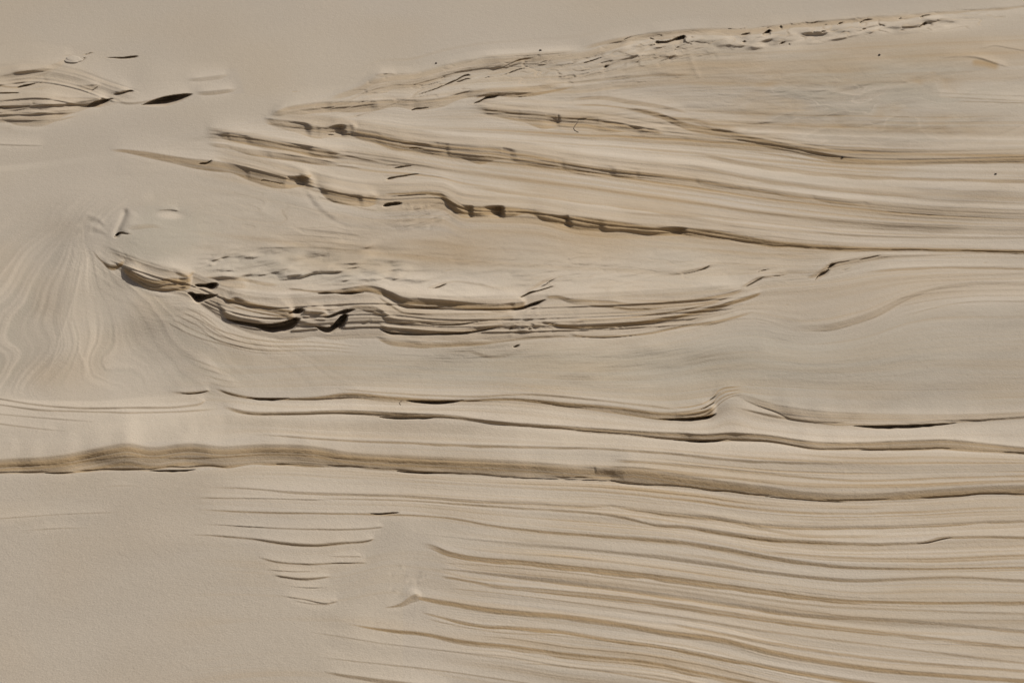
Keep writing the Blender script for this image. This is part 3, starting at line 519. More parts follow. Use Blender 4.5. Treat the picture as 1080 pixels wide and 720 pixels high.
ledge([(650,112.0,2.0),(690,117.3,5.5),(720,128.1,7.0),(760,135.9,8.3),(800,144.9,8.3),(830,151.9,8.3),(860,158.9,8.3),(890,165.1,7.7),(920,167.9,5.5),(980,167.3,5.5),(1080,165.3,5.5)], A=0.27, lay=0.12, up=14, dn=8, tan=0.8, fade=(30, 20), rough=0.2, pale=0.6)
ledge([(780,158.0,2.0),(830,164.0,2.4),(870,169.6,2.6),(900,171.1,4.1),(940,171.5,4.1),(1000,170.6,2.6),(1080,170.0,2.6)], A=0.27, lay=0.12, up=8, dn=7, tan=0.7, fade=(40, 20), pale=0.6)
ledge([(600,104.0,2.0),(640,101.5,4.1),(665,105.4,4.7),(700,111.5,4.1),(730,119.0,2.0)], A=0.27, lay=0.12, up=9, dn=7, tan=0.6, fade=(15, 15))
ledge([(596,110.0,1.4),(630,110.0,2.0),(670,115.0,2.0),(720,126.0,2.0)], A=0.27, lay=0.12, up=6, dn=5, tan=0.6)
ledge([(720,157.5,4.1),(780,169.3,5.5),(850,179.3,5.5),(930,185.5,4.1),(1080,189.5,4.1)], A=0.27, lay=0.12, up=12, dn=8, tan=0.65, fade=(40, 20), pale=0.6)
ledge([(700,167.5,4.1),(800,186.3,5.5),(900,199.3,5.5),(1000,206.5,4.1)], A=0.27, lay=0.12, up=10, dn=8, tan=0.6, fade=(50, 60), pale=0.6)
ledge([(640,222.0,2.0),(720,227.5,4.1),(800,237.5,4.1),(900,247.0,2.4),(1080,250.0,2.0)], A=0.27, lay=0.12, up=10, dn=8, tan=0.5, fade=(40, 20), pale=0.7)
ledge([(480,194.0,2.0),(560,203.5,4.1),(640,213.5,4.1),(720,223.5,4.1),(820,235.0,2.4)], A=0.27, lay=0.12, up=9, dn=7, tan=0.6, fade=(40, 60), pale=0.6)
stroke([(1040,149),(1060,141),(1080,133),(1110,124)], 1.4, -2.0); stroke([(1040,153),(1060,145),(1080,138),(1110,128)], 2.4, 1.6)

# ------------------------------------------------------------------ crest with broken crust
ledge([(345,103,3),(362,97,6),(380,90,9),(395,82,14),(410,78.6,18),(440,76,18),(470,67.6,16),(500,61.6,15),(540,59,12),(580,56.6,12),(620,53,10),(650,44,8),(680,40,5)], A=0.42, up=6, dn=14, tan=0.40, fade=(14, 20), rough=0.35, pale=0.05)
ledge([(282,122,3),(300,113.6,9),(326,109,14),(360,107,14),(380,106.6,13),(410,105,10),(433,105,10),(470,102,10),(493,96,9),(520,92.6,9),(560,90.6,8),(600,86,5)], A=0.5, up=14, dn=10, tan=0.6, fade=(14, 25), rough=0.35, lay=0.15, scoops=[(352,34,0.12),(400,40,0.15),(445,44,0.12),(500,44,0.18)])
ledge([(300,119,1.6),(330,114,2),(370,112,2),(400,108,2)], A=0.6, up=4, dn=4, tan=0.6, fade=(14, 10))
slot([(343,126.4,0),(347,125,1.1),(351,123.6,0)], P=2.4)
slot([(368,124.6,0),(378,121.6,1.1),(388,119.4,0.8),(398,118.6,0)], P=2.6)
slot([(432,117.4,0),(436,115,2),(446,113.6,1.8),(456,112.6,0.8),(466,112,1),(480,111,0)], P=2.8)
slot([(490,111.6,0),(498,109.4,1),(506,106,3),(514,101.6,4),(522,100.6,3),(528,99,0)], P=2.6)
ledge([(500,102,3),(520,97,5),(540,97,6),(560,97,5),(590,93,3),(612,89,2)], A=0.5, up=9, dn=8, tan=0.7, fade=(6, 20))
slot([(522,103.4,0),(540,103,1),(560,100.6,0.9),(590,96,0)], P=2.4)
slot([(426,102.6,0),(440,99.6,1.1),(460,93,1.8),(480,84.4,2.4),(494,78.6,2.6),(496.5,79,0)], P=2.6)
slot([(434,92.6,0),(450,89.6,1),(468,84.6,1),(484,80.6,0)], P=2.4)
slot([(478,87.4,0),(486,84.8,2.6),(494,82.6,2.2),(497,83,0)], P=2)
ledge([(395,79,2),(402,77.4,4),(412,77.4,3),(420,78,2)], A=0.5, up=6, dn=6, tan=0.3, fade=(3, 5))
slot([(400,80,0),(405,78,1.8),(412,77.6,1.2),(416,78,0)], P=2)
ledge([(495,60,2.4),(520,58,2.4),(555,56,3),(590,54,3),(618,52.6,2)], A=0.45, up=7, dn=6, tan=0.4)
slot([(500,82.4,0),(512,81.6,1),(520,80.2,0.8),(532,78.4,1.2),(542,74.6,2),(552,71.8,1.2),(560,71.4,0)], P=2.6)
ledge([(500,78,2),(530,74,4),(552,68,4),(562,67,2)], A=0.4, up=8, dn=6, tan=0.4)
slot([(539,67,0),(547,63,2),(556,61.4,2),(562,61,0)], P=1.6, pts_tan=0.8)
slot([(613,66.8,0),(618,65.4,1.8),(626,63,1.8),(634,60.4,1.2),(645,58,0.5),(654,56.6,0)], P=2.6)
slot([(636,72,0),(638.5,69.6,3),(641,69,1.5),(642,69,0)], P=2.4)
slot([(566,68,0),(573,64.8,1.6),(580,64,0)], P=1.6)
slot([(662,87.6,0),(676,86.4,1),(690,85,0)], P=2.4); slot([(702,84.6,0),(712,82.6,1),(736,81.2,0)], P=2.4)
ledge([(560,88,2),(600,86,2.4),(640,82,3),(690,78,3),(740,78,2)], A=0.35, up=10, dn=7, tan=0.3, pale=0.5)
for (a, b) in [((618,98),(660,78)), ((628,102),(668,86)), ((600,104),(640,94)), ((566,72),(590,80)), ((572,78),(600,84)), ((600,78),(640,74)), ((640,52),(690,58)), ((600,58),(650,54))]:
    stroke([a, b], 2.6, 0.9); stroke([(a[0]+4, a[1]+3), (b[0]+4, b[1]+3)], 2.2, -0.9)
for k in range(60):
    cx = rng.uniform(480, 730); cy = np.interp(cx, XS, GX['crest']) + rng.uniform(4, 44)
    bump(cx, cy, rng.uniform(6, 16), rng.uniform(1.4, 3.2), rng.uniform(-1.1, 1.2), rng.uniform(-30, 2))
# crest lip at the right with hollows under it
ledge([(610,50,3),(650,40,6),(690,34,8),(720,31,9),(760,29.6,8),(790,29.6,7),(820,26,7),(850,23,6),(880,20.6,6),(910,18,6),(940,16,6),(970,14,5),(1000,11.6,4),(1040,9,3),(1080,6,3)], A=0.55, up=9, dn=14, tan=0.45, fade=(20, 20), rec=0.4, rough=0.5, pale=0.1)
slot([(655,43.6,0),(660,40.6,1.8),(668,38,1.2),(678,36.6,0.8),(684,36,0)], P=2)
slot([(684,41,0),(686.5,40,1.8),(689,41.2,1.8),(691,42,0)], P=2.6)
slot([(672,49,0),(674.5,46.4,2),(677,46.6,1),(678,47,0)], P=2)
slot([(690,45,0),(692.5,43.4,4.6),(697,43.6,4),(705,43,4),(712,40.4,6.6),(718,38.2,9),(721.5,37.4,9),(723,38,0)], P=2.2)
slot([(712,50.8,0),(715,49.4,1.8),(718,49.8,0)], P=2)
slot([(727,36.4,0),(729,35.6,1),(732,36,0)], P=2); slot([(727,39.8,0),(730,38.8,2),(733,39.4,0)], P=2.4)
slot([(780,37.4,0),(784,35.8,2),(789,34.8,2.4),(792,34.6,0)], P=2.6)
slot([(790,35.2,0),(800,32.4,1),(812,28.6,1),(824,26.6,0)], P=2.2)
slot([(803,38,0),(806,34.6,3.6),(809.5,32.4,5.6),(811.5,31.4,6),(813,32,0)], P=2.6)
slot([(822,29,0),(823.5,27.4,4.6),(825,28,0)], P=2)
slot([(782,45.6,0),(785,43,3),(787.5,44,0)], P=2)
slot([(821,47.4,0),(825,44.6,2.4),(829,44,0)], P=2.4); slot([(831.6,47,0),(832.6,46.2,1.6),(833.8,47,0)], P=2)
slot([(844,29.6,0),(850,27.6,1),(853,27,0)], P=2)
slot([(864,27.6,0),(870,25.8,1.2),(880,25.6,0.8),(890,24,0)], P=2)
slot([(882.6,27.4,0),(885,24.4,3),(888,23.6,2),(892,23.4,0)], P=2.4)
slot([(865,34.4,0),(868,32.4,2),(872,33,0)], P=2)
slot([(905,25,0),(908,22.8,2.6),(914,20.4,2.6),(920,20.2,1),(935,19.4,0)], P=2.6)
slot([(908,32.4,0),(911,30,2),(914,30,0)], P=2)
slot([(947,21,0),(949.6,18.8,2),(952,18.4,0)], P=2.2)
slot([(970,20,0),(971.6,17.4,3),(974,16.4,2.4),(980,15.4,2),(983,15.6,0)], P=2.2)
slot([(968,30,0),(972,26,2.6),(975.6,23.6,3.6),(978,23.4,0)], P=2.4)
slot([(985,14.6,0),(992,13.8,0.9),(1000,12.2,0)], P=1.8)
for (cx, cy, rx, ry, a) in [(850,31,22,3.2,1.4),(880,30,16,3.2,1.6),(895,29,14,3,1.6),(930,27,20,4,-1.4),(955,25,18,3.4,1.6),(1000,27,26,5,-1.2),(712,61,20,5,-1.6),(665,47,12,4,-1.2),(772,45,16,6,1.8),(755,40,12,4,1.2),(840,50,16,3,-1.0),(675,62,16,6,1.2),(800,48,14,5,1.3),(820,38,18,3,1.0)]:
    k_, e_ = bump(cx, cy, rx, ry, a, -6)
    if a < 0: PAL[k_] = np.maximum(PAL[k_], 0.75 * e_)
stroke([(724,52),(728,60),(733,72),(740,86)], 2.0, 0.9); stroke([(724,52),(728,60),(733,72),(740,86)], 1.6, 0.5, PAL)
for k in range(90):
    cx = rng.uniform(640, 1000); off = rng.uniform(5, 26) * (1 if cx < 900 else 0.8)
    cy = np.interp(cx, XS, GX['crest']) + off
    k_, e_ = bump(cx, cy, rng.uniform(4, 13), rng.uniform(1.4, 3.0), rng.uniform(0.8, 3.0) * rng.choice([1, 1, -1]), rng.uniform(-22, 4), 1.6)
    if rng.random() < 0.3: PAL[k_] = np.maximum(PAL[k_], 0.6 * e_)
for (cx, cy, rx_, ry_, a_) in [(766,45,10,4,5.0),(850,32,9,2.6,3.4),(868,33,6,2.4,3.6),(897,30,14,2.8,3.6),(955,26,15,3.0,3.8),(674,47,6,2.4,2.6),(800,41,12,3,3.0),(825,36,12,2.6,2.4)]:
    bump(cx, cy, rx_, ry_, a_, -6, 2.0)
# upper right: mottled face
GRY += (0.6 * soft(880, 88, 120, 36, 1.5) + 0.4 * soft(960, 66, 70, 24, 1.5) + 0.25 * soft(1000, 110, 90, 40, 1.5)) * np.clip(0.6 + 0.8 * vnoise(X / 40, Y / 12, 41), 0, 1.2)
TAN += 0.45 * soft(790, 66, 130, 22, 1.5) * (0.7 + 0.4 * vnoise(X / 60, Y / 14, 42)) + 0.30 * soft(1000, 52, 120, 16, 1.5) + 0.42 * soft(540, 262, 290, 24, 1.5) * (0.7 + 0.5 * vnoise(X / 80, Y / 14, 43))
MZ = soft(900, 105, 170, 48, 2) * sst((X - 720) / 80) * below_all
wx_ = X / 46 + 1.3 * vnoise(X / 60, Y / 22, 44); wy_ = Y / 15 + 1.3 * vnoise(X / 50, Y / 18, 45)
mo = vnoise(wx_, wy_, 46) + 0.45 * vnoise(wx_ * 2.2, wy_ * 2.2, 47)
ring_ = np.clip(1 - np.abs(mo - 0.12) * 9, 0, 1); ring2 = np.clip(1 - np.abs(mo - 0.32) * 9, 0, 1)
PAL += MZ * 0.55 * ring_; GRY += MZ * (0.5 * ring2 + 0.45 * np.clip(mo, 0, 1)); TAN += MZ * 0.35 * np.clip(-mo - 0.1, 0, 1)
D -= MZ * (0.7 * mo + 0.35 * ring_)
for pts, wd in [([(838,102),(848,98),(858,96),(872,95.6),(885,97),(897,100),(906,100.4),(914,97),(922,94),(934,92.4),(945,92),(965,93)], 1.3), ([(915,82),(930,77),(944,71),(960,66.6),(974,64),(986,63),(1002,64)], 1.3), ([(1004,63),(1012,60),(1022,58.6),(1034,60),(1046,64),(1060,71)], 1.2)]:
    stroke(pts, wd, 0.55, PAL); stroke([(x, y + 2.4) for x, y in pts], wd, 0.7, GRY); stroke(pts, wd * 1.2, 0.5)
for pts in [[(760,112),(800,118),(838,120)], [(830,136),(842,112),(838,104)], [(880,112),(900,120),(915,118)], [(940,60),(1000,54),(1080,50)], [(900,150),(960,146),(1000,150)]]:
    stroke(pts, 2.2, 0.35); stroke(pts, 1.6, 0.35, GRY)
bump(1034, 67, 28, 5, 1.6, 8); stroke([(1022,65),(1040,67),(1056,71)], 3, 0.9, TAN)
ledge([(990,62,1),(1010,59,1.6),(1030,60,2),(1050,66,2),(1066,71,1.6)], A=0.6, up=6, dn=6, tan=0.2, fade=(10, 8))
ledge([(1032,52,1),(1050,48,1.4),(1062,50,1.4),(1080,53,1.4)], A=0.6, up=6, dn=6, tan=0.2, fade=(8, 10))
for (a, b) in [((975,97),(1080,101)), ((980,101),(1080,106)), ((1000,106),(1080,108))]:
    ledge([(a[0], a[1], 1.2), ((a[0] + b[0]) / 2, (a[1] + b[1]) / 2, 1.4), (b[0], b[1], 1.2)], A=0.45, up=6, dn=5, tan=0.35, fade=(25, 10))

# ------------------------------------------------------------------ right-hand middle slope
slot([(858,296.6,0),(866,287.6,4.6),(872,285,4),(875.4,282,2)], P=1.6); slot([(872,285.6,0),(875,279.6,4),(882,277,1.8),(892,275.4,0.9),(903,275,0)], P=2)
slot([(904,274.6,0),(910,272.6,1.6),(916,271.4,1.6),(928,269,1),(934,268.8,0)], P=2.6)
slot([(884,284.8,0),(892,283.6,1.2),(902,280,0)], P=1.8)
ledge([(850,292,2),(862,286,6),(874,277,7),(890,273,6),(905,270.6,6),(925,268,5),(960,268,3),(1000,266.6,2.4),(1080,266.4,2.4)], A=0.42, up=9, dn=10, tan=0.7, fade=(6, 10), rough=0.3)
slot([(783,304,0),(790,300,1.8),(800,294.4,1.8),(807,291,0)], P=2.4); slot([(795,288.6,0),(802,285.4,1.6),(812,283.6,0.8),(830,282,0)], P=2.2)
slot([(806,291.6,0),(815,290.8,0.8),(828,289.6,0.8),(832,288,0)], P=2)
ledge([(780,303,2),(800,292,3),(815,290,2),(832,288,1.4)], A=0.4, up=6, dn=6, tan=0.4, fade=(5, 5))
slot([(712,289,0),(724,288,1),(738,284.4,1.4),(746,281,2.2),(752,278,0)], P=2.2)
ledge([(690,290,2),(720,286,3),(745,280,3),(765,276,2)], A=0.4, up=9, dn=7, tan=0.4)
slot([(826,321,0),(830,320.8,0.9),(834,321,0)], P=2); slot([(1034,277,0),(1040,276.6,1.2),(1044,276.4,0)], P=2)
ledge([(900,288,2),(930,284,3),(980,281,3),(1030,281,3),(1080,282,3)], A=0.4, up=9, dn=8, tan=0.6, fade=(40, 10))
ledge([(820,345,2),(850,343,6),(875,341,8),(900,335,8),(930,324,8),(950,314,6),(980,304,4),(1020,298,4),(1080,297,4)], A=0.42, up=34, dn=18, tan=0.36, fade=(60, 10), rough=0.15, pale=0.5, palew=18)
for k, (y0, y1) in enumerate([(318, 306), (326, 312), (336, 318)]):
    ledge([(930 + 8 * k, y0, 1.2), (970, y0 - 8, 1.4), (1020, y1, 1.4), (1080, y1 - 1, 1.4)], A=0.4, up=7, dn=6, tan=0.35, fade=(30, 10))
GRY += 0.4 * soft(860, 375, 170, 40, 1.5) + 0.4 * soft(660, 385, 180, 24, 1.5) + 0.25 * soft(480, 380, 160, 22, 1.5)
stroke([(800,342),(830,337),(850,335)], 3, 0.6); stroke([(720,376),(760,364),(800,364),(820,372)], 6, 1.0)
bump(804, 366, 7, 2.4, 1.2, -10); bump(722, 402, 14, 5, 1.2, -20); bump(690, 404, 14, 5, -1.0, -20)
bump(880, 318, 50, 14, 7.0, -20); bump(780, 372, 60, 9, 3.5, 6); bump(960, 380, 120, 22, 8.0, -6); bump(740, 395, 70, 9, -3.0, 4)

for k in range(46):
    cx, cy = rng.uniform(420, 800), rng.uniform(262, 312)
    if cy > 318 - (cx - 420) * 0.02: continue
    bump(cx, cy, rng.uniform(8, 22), rng.uniform(1.2, 2.4), rng.uniform(-0.9, 0.9), rng.uniform(-20, 4))
for k in range(30):
    cx, cy = rng.uniform(480, 1000), rng.uniform(358, 408)
    bump(cx, cy, rng.uniform(12, 34), rng.uniform(2, 5), rng.uniform(-0.9, 0.9), rng.uniform(-25, 2))
for k in range(24):
    cx, cy = rng.uniform(225, 420), rng.uniform(196, 258)
    bump(cx, cy, rng.uniform(10, 26), rng.uniform(2, 4), rng.uniform(-0.9, 0.9), rng.uniform(-8, 22))
stroke([(316,198),(324,206),(332,218),(350,232),(372,242)], 2.2, -1.2); stroke([(320,196),(330,208),(342,222),(360,234)], 2.6, 1.2)
for a in range(4): ledge([(290 - 8 * a, 240 + 7 * a, 1), (340, 243 + 6 * a, 1.2), (390, 250 + 5 * a, 1)], A=0.35, up=6, dn=5, tan=0.2, fade=(20, 20))

# ------------------------------------------------------------------ upper-left outcrop in the smooth dune
bump(95, 128, 90, 14, 3.0, -14); bump(60, 84, 50, 10, 1.6, -25)
ledge([(0,89.0,2.4),(18,91.0,2.0),(30,88.6,2.0),(42,86.6,1.4)], A=0.80, up=7, dn=6, tan=0.5, fade=(12, 12))
slot([(16,93,0),(22,90.6,2.6),(32,88.6,2.4),(42,86.8,0)], P=2.6)
ledge([(0,97.0,2.0),(20,97.0,2.0)], A=0.80, up=6, dn=6, tan=0.5, fade=(12, 12)); slot([(-30,99,0),(0,98,1.4),(18,97.6,1.8),(22,98,0)], P=2.6)
ledge([(8,76.0,2.0),(20,73.9,3.7),(40,72.9,3.3),(62,72.6,1.0)], A=0.64, up=7, dn=6, tan=0.4, fade=(12, 12))
ledge([(76,90.0,2.0),(92,89.4,5.5),(102,88.6,5.5),(109,88.6,2.0)], A=0.57, up=7, dn=6, tan=0.3, fade=(12, 12))
slot([(88,98.6,0),(96,95.6,1.6),(104,90.6,1),(109,88.6,0)], P=1.8)
ledge([(116,98.0,2.0),(126,95.8,4.4),(138,94.2,4.4),(142,95.0,2.0)], A=0.75, up=7, dn=5, tan=0.5, fade=(12, 12)); slot([(116,101,0),(122,98.6,2),(130,97,2.6),(138,95,3),(142,96,0)], P=2.2)
ledge([(0,104.1,24.2),(40,103.0,26.4),(62,102.1,24.2),(80,102.4,15.4),(96,102.6,9.9),(116,101.8,5.5)], A=0.38, up=14, dn=5, tan=0.38, fade=(12, 12), rough=0.3, lay=0.7, pale=0.3)
ledge([(0,79.6,9.9),(20,75.6,11.0),(40,71.6,9.9),(60,65.8,6.6),(76,57.9,3.3)], A=0.30, up=7, dn=10, tan=0.25, fade=(12, 12), rough=0.3, lay=0.5, pale=0.2)
ledge([(0,111.9,3.3),(14,111.9,3.3),(30,111.0,2.4),(60,109.9,3.3),(80,107.9,3.3),(92,105.8,6.6),(105,103.7,8.8),(116,102.8,5.5)], A=0.64, up=7, dn=6, tan=0.6, fade=(12, 12), rough=0.4)
slot([(90,113,0),(96,109,4),(104,106,6),(112,104.4,5),(117,104,2),(121,104,0)], P=2.4)
ledge([(0,118.9,3.3),(40,118.8,4.4),(60,116.8,4.4),(86,113.9,3.3)], A=0.64, up=6, dn=6, tan=0.6, fade=(12, 12), rough=0.4)
slot([(56,113.4,0),(66,112,1.2),(76,110.6,0)], P=2); slot([(30,121,0),(44,119.6,1.4),(54,119,0)], P=1.6); slot([(-20,115,0),(0,113,1.6),(6,112,0)], P=2)
ledge([(0,125.9,3.3),(40,126.9,3.3),(60,126.0,2.4),(84,121.0,1.0)], A=0.57, up=6, dn=6, tan=0.5, fade=(12, 12))
slot([(106,60.6,0),(118,60.6,1.4),(130,60.4,2.4),(142,59,2.6),(147,59,0)], P=2.8)
slot([(146,111.6,0),(152,109.6,2),(160,106.4,6),(172,102.6,9.4),(184,100.4,9),(196,99.2,5.4),(204,99,0)], P=2.8)
ledge([(120,106.0,2.0),(135,108.0,2.4),(150,107.0,2.0),(175,101.0,1.4),(205,97.0,2.0)], A=0.64, up=7, dn=4, tan=0.4, fade=(12, 12), pale=0.4)
ledge([(204,96.9,3.3),(222,95.8,4.4),(238,94.4,4.4),(252,93.0,2.0)], A=0.51, up=7, dn=6, tan=0.3, fade=(12, 12))
ledge([(194,84.0,2.0),(210,81.8,4.4),(230,79.4,4.4),(244,77.0,2.0)], A=0.39, up=7, dn=7, tan=0.25, fade=(12, 12))
slot([(305,96.8,0),(310,96.2,1),(319,96.4,0)], P=2)
ledge([(0,68,56),(40,65,58),(80,72,42),(120,86,24),(155,97,10)], A=0.065, up=16, dn=14, tan=0.2, fade=(5, 30), rough=0.15, lay=0.9, pale=0.15)
ledge([(0,152.0,1.2),(30,153.0,1.2),(50,153.4,1.0)], A=0.57, up=7, dn=6, tan=0.2, fade=(12, 12))
bump(160, 82, 22, 18, 2.0, -30); bump(138, 84, 9, 14, -1.0, 30); bump(270, 70, 60, 60, 4.0, 20)

slot([(84,58.6,0),(90,57.2,1.4),(97,55.4,1.2),(99,55.6,0)], P=2); slot([(82,65.6,0),(86,63.6,1.4),(89.6,60.6,2),(90.6,61,0)], P=2)
ledge([(62,60.0,1.4),(70,58.0,2.0),(80,57.0,2.0)], A=0.47, up=6, dn=5, tan=0.3, fade=(12, 12))
# ------------------------------------------------------------------ fan of thin beds at the left
fy = np.array([185, 205, 225, 240, 255, 270, 300, 330, 360, 390, 410, 425])
fan = np.array([
 [-120,-150,-190,-230,-270,-310,-370,-420,-460,-500,-520,-540],
 [-40,-50,-70,-95,-120,-150,-210,-260,-300,-330,-350,-370],
 [40,20,-5,-20,-40,-60,-100,-140,-170,-200,-215,-230],
 [95,74,45,30,14,0,-36,-64,-86,-100,-110,-120],
 [118,102,74,60,48,38,12,-10,-22,-26,-22,-16],
 [126,112,86,74,66,60,44,28,14,8,16,22],
 [132,118,92,80,76,73,66,58,53,44,38,48],
 [138,123,96,84,83,84,78,74,78,86,76,82],
 [142,127,99,87,89,93,96,100,106,112,118,124],
 [146,131,102,90,94,101,112,128,146,172,196,216],
 [150,135,106,94,100,112,138,166,200,236,268,300],
 [156,141,112,100,112,128,170,215,262,310,345,380],
 [166,152,124,114,130,152,205,265,325,380,420,460]], float)
FS = np.zeros((ny, nx), np.float32)
for j in np.where((YS > 150) & (YS < 440))[0]:
    fx = np.array([np.interp(YS[j], fy, f) for f in fan])
    FS[j] = np.interp(XS, fx, np.arange(len(fan)) * 11.0)
FS += 2.2 * vnoise(X / 38, Y / 30, 51) + 0.5 * vnoise(X / 12, Y / 16, 52)
FW = sst((426 - Y) / 38) * sst((Y - 198 + 0.10 * (X - 85)) / 46)
edge = np.interp(YS, [180, 215, 240, 255, 275, 300, 330, 345, 360, 400, 430], [165, 142, 116, 98, 112, 150, 210, 260, 330, 420, 430])[:, None]
FW = FW * sst((edge - X) / np.where(Y > 335, 70, 18)); FW *= np.clip(0.75 + 0.5 * vnoise(X / 40, Y / 40, 58), 0.2, 1.2)
FS += 7.0 * np.sin((Y - 300) / 17.0 + X / 34.0) * sst((Y - 325) / 60) * soft(55, 392, 75, 52, 2) + 3.0 * np.sin(Y / 12.0 + X / 20.0) * soft(85, 232, 40, 24, 1.5)
fb = 0.5 * noise1(FS, 2.6, 53) + 0.6 * noise1(FS, 1.0, 54)
fb = np.clip(fb * 1.5, -1, 1).astype(np.float32)
crease = np.clip(1 - np.abs(noise1(FS, 4.6, 55)) * 7, 0, 1).astype(np.float32)
PAL += FW * (np.clip(fb, 0, 1) * 0.52 + 0.18 * crease)
GRY += FW * np.clip(-fb, 0, 1) * 0.65
D -= FW * (0.45 * fb + 0.15 * crease + 0.7 * noise1(FS, 9.0, 56).astype(np.float32))
TAN += FW * 0.25 * np.clip(vnoise(X / 50, Y / 40, 57), 0, 1)
for pts in [[(88,262),(82,300),(73,330),(62,360),(58,376),(52,388),(40,402),(44,416)], [(80,300),(76,340),(84,370),(91,390),(86,402)]]:
    stroke(pts, 1.0, 0.5, PAL); stroke(pts, 1.4, 0.4)
bump(30, 280, 60, 40, -9.0, -40); bump(130, 345, 60, 34, -12.0, 40); bump(72, 320, 16, 60, 5.0, 8); bump(60, 390, 22, 12, -1.2); bump(20, 375, 30, 14, 1.5)
bump(215, 385, 16, 10, 2.0, 30); bump(190, 382, 12, 5, -1.4, -20); bump(235, 396, 20, 4, -1.2, -4)
for k in range(4):
    ledge([(188 + 8 * k, 372 + 9 * k, 1.2), (215 + 6 * k, 382 + 8 * k, 1.6), (250 + 5 * k, 396 + 4 * k, 1.2)], A=0.25, up=8, dn=8, tan=0.25)
for k in range(5):        # growth rings under the outcrop
    o = 5 * k
    ledge([(190 - o, 322 + o * .7, 1), (215 - o * .6, 333 + o, 1.2), (240 - o * .3, 352 + o * .5, 1.3), (280, 362 + o * .5, 1.2), (330, 364 + o * .4, 1)], A=0.35, up=5, dn=4, tan=0.4, fade=(15, 25))

def fbm(u, v, seed, o=4):
    r_ = np.zeros(u.shape, np.float32); a_ = 1.0
    for k in range(o):
        c_, s_ = math.cos(0.6 * k + 0.3), math.sin(0.6 * k + 0.3)
        r_ += a_ * vnoise((c_ * u - s_ * v) * 2 ** k + 7.3 * k, (s_ * u + c_ * v) * 2 ** k + 3.1 * k, seed + k); a_ *= 0.5
    return r_
def plates(mask, sx, sy, tilt, levels, h, seed, edge=0.16, grey=0.0, pale=0.3, tan=0.35):
    '''platy crust: the surface breaks along irregular contours into thin steps'''
    jj = np.where(mask.max(axis=1) > 0.02)[0]; ii = np.where(mask.max(axis=0) > 0.02)[0]
    q = (slice(jj[0], jj[-1] + 1), slice(ii[0], ii[-1] + 1)); x, y, m = X[q], Y[q], mask[q]
    v = y - tilt * x
    n = fbm(x / sx, v / sy, seed, 3) * 0.8 + 0.45 * v / sy
    f = n * levels; k = np.floor(f); t = f - k
    st = k + sst(t / edge) + 0.35 * np.clip((t - edge) / (1 - edge), 0, 1)
    D2[q] -= m * h * (st - n * levels * 1.0 - 0.6)
    e = sst(1 - np.abs(t - edge * 0.5) / edge)
    TAN[q] = np.maximum(TAN[q], m * tan * e); PAL[q] = np.maximum(PAL[q], m * pale * sst((t - edge) * 6) * sst((0.6 - t) * 4))
    GRY[q] += m * grey * np.clip(vnoise(k * 3.7 + 0.5 + x / 300, y / 300, seed + 9), 0, 1)
def lumpy(mask, sx, sy, tilt, h, seed, pale=0.4, grey=0.3):
    jj = np.where(mask.max(axis=1) > 0.02)[0]; ii = np.where(mask.max(axis=0) > 0.02)[0]
    q = (slice(jj[0], jj[-1] + 1), slice(ii[0], ii[-1] + 1)); x, y, m = X[q], Y[q], mask[q]
    n = fbm(x / sx + 0.02 * y, (y - tilt * x) / sy, seed, 3); n = np.abs(n) * 1.3 - 0.4 + 0.5 * n
    D2[q] -= m * h * n; PAL[q] = np.maximum(PAL[q], m * pale * np.clip(n * 1.2, 0, 1)); GRY[q] += m * grey * np.clip(-n, 0, 1)
top0 = np.interp(XS, [120, 200, 260, 330, 420, 480], [236, 254, 260, 264, 274, 288])[None, :]; bot0 = np.interp(XS, [120, 160, 240, 300, 400, 480], [262, 284, 298, 302, 302, 300])[None, :]
lumpy(sst((Y - top0) / 10) * sst((bot0 - Y) / 8) * sst((X - 195) / 40) * sst((480 - X) / 50), 34, 10, -0.1, 5.0, 201, pale=0.6, grey=0.35)
lumpy(0.5 * soft(620, 284, 200, 22, 2), 44, 11, -0.14, 4.0, 211, grey=0.1)
lumpy(0.55 * soft(610, 382, 150, 20, 2), 60, 18, -0.2, 1.8, 221, pale=0.6, grey=0.0)
lumpy(0.6 * soft(560, 70, 200, 26, 2) * below_all, 50, 11, -0.25, 2.4, 231, grey=0.4)
lumpy(0.5 * soft(930, 110, 170, 44, 2), 60, 15, -0.08, 4.5, 241, grey=0.3)
lumpy(0.6 * soft(440, 228, 40, 14, 2), 24, 8, -0.25, 3.2, 251)
cy_ = Y - GX['crest'][None, :]
band = sst(cy_ / 5) * sst((46 - cy_) / 22)
plates(band * soft(520, 70, 240, 90, 3), 60, 15, -0.24, 1.5, 2.6, 101, grey=0.5)
plates(band * soft(640, 70, 120, 60, 3), 36, 11, -0.2, 1.4, 2.0, 131, grey=0.4)
plates(sst(cy_ / 3) * sst((28 - cy_) / 14) * soft(850, 30, 230, 60, 3), 36, 11, -0.1, 1.5, 2.6, 111, grey=0.35)
top_ = np.interp(XS, [120, 200, 260, 330, 420, 480], [225, 252, 262, 266, 276, 288])[None, :]; bot_ = np.interp(XS, [120, 160, 240, 300, 400, 480], [262, 284, 300, 304, 304, 300])[None, :]
plates(0.7 * soft(620, 285, 230, 26, 2), 70, 15, -0.06, 1.3, 1.6, 151, grey=0.2, tan=0.2)
plates(0.8 * soft(556, 340, 36, 16, 2), 22, 9, -0.2, 1.4, 1.6, 161, tan=0.3)
plates(0.6 * soft(330, 225, 110, 30, 2), 60, 16, 0.18, 1.2, 1.6, 171, tan=0.25)
plates(0.6 * soft(440, 228, 36, 14, 2), 26, 10, -0.25, 1.4, 1.6, 175, tan=0.2)
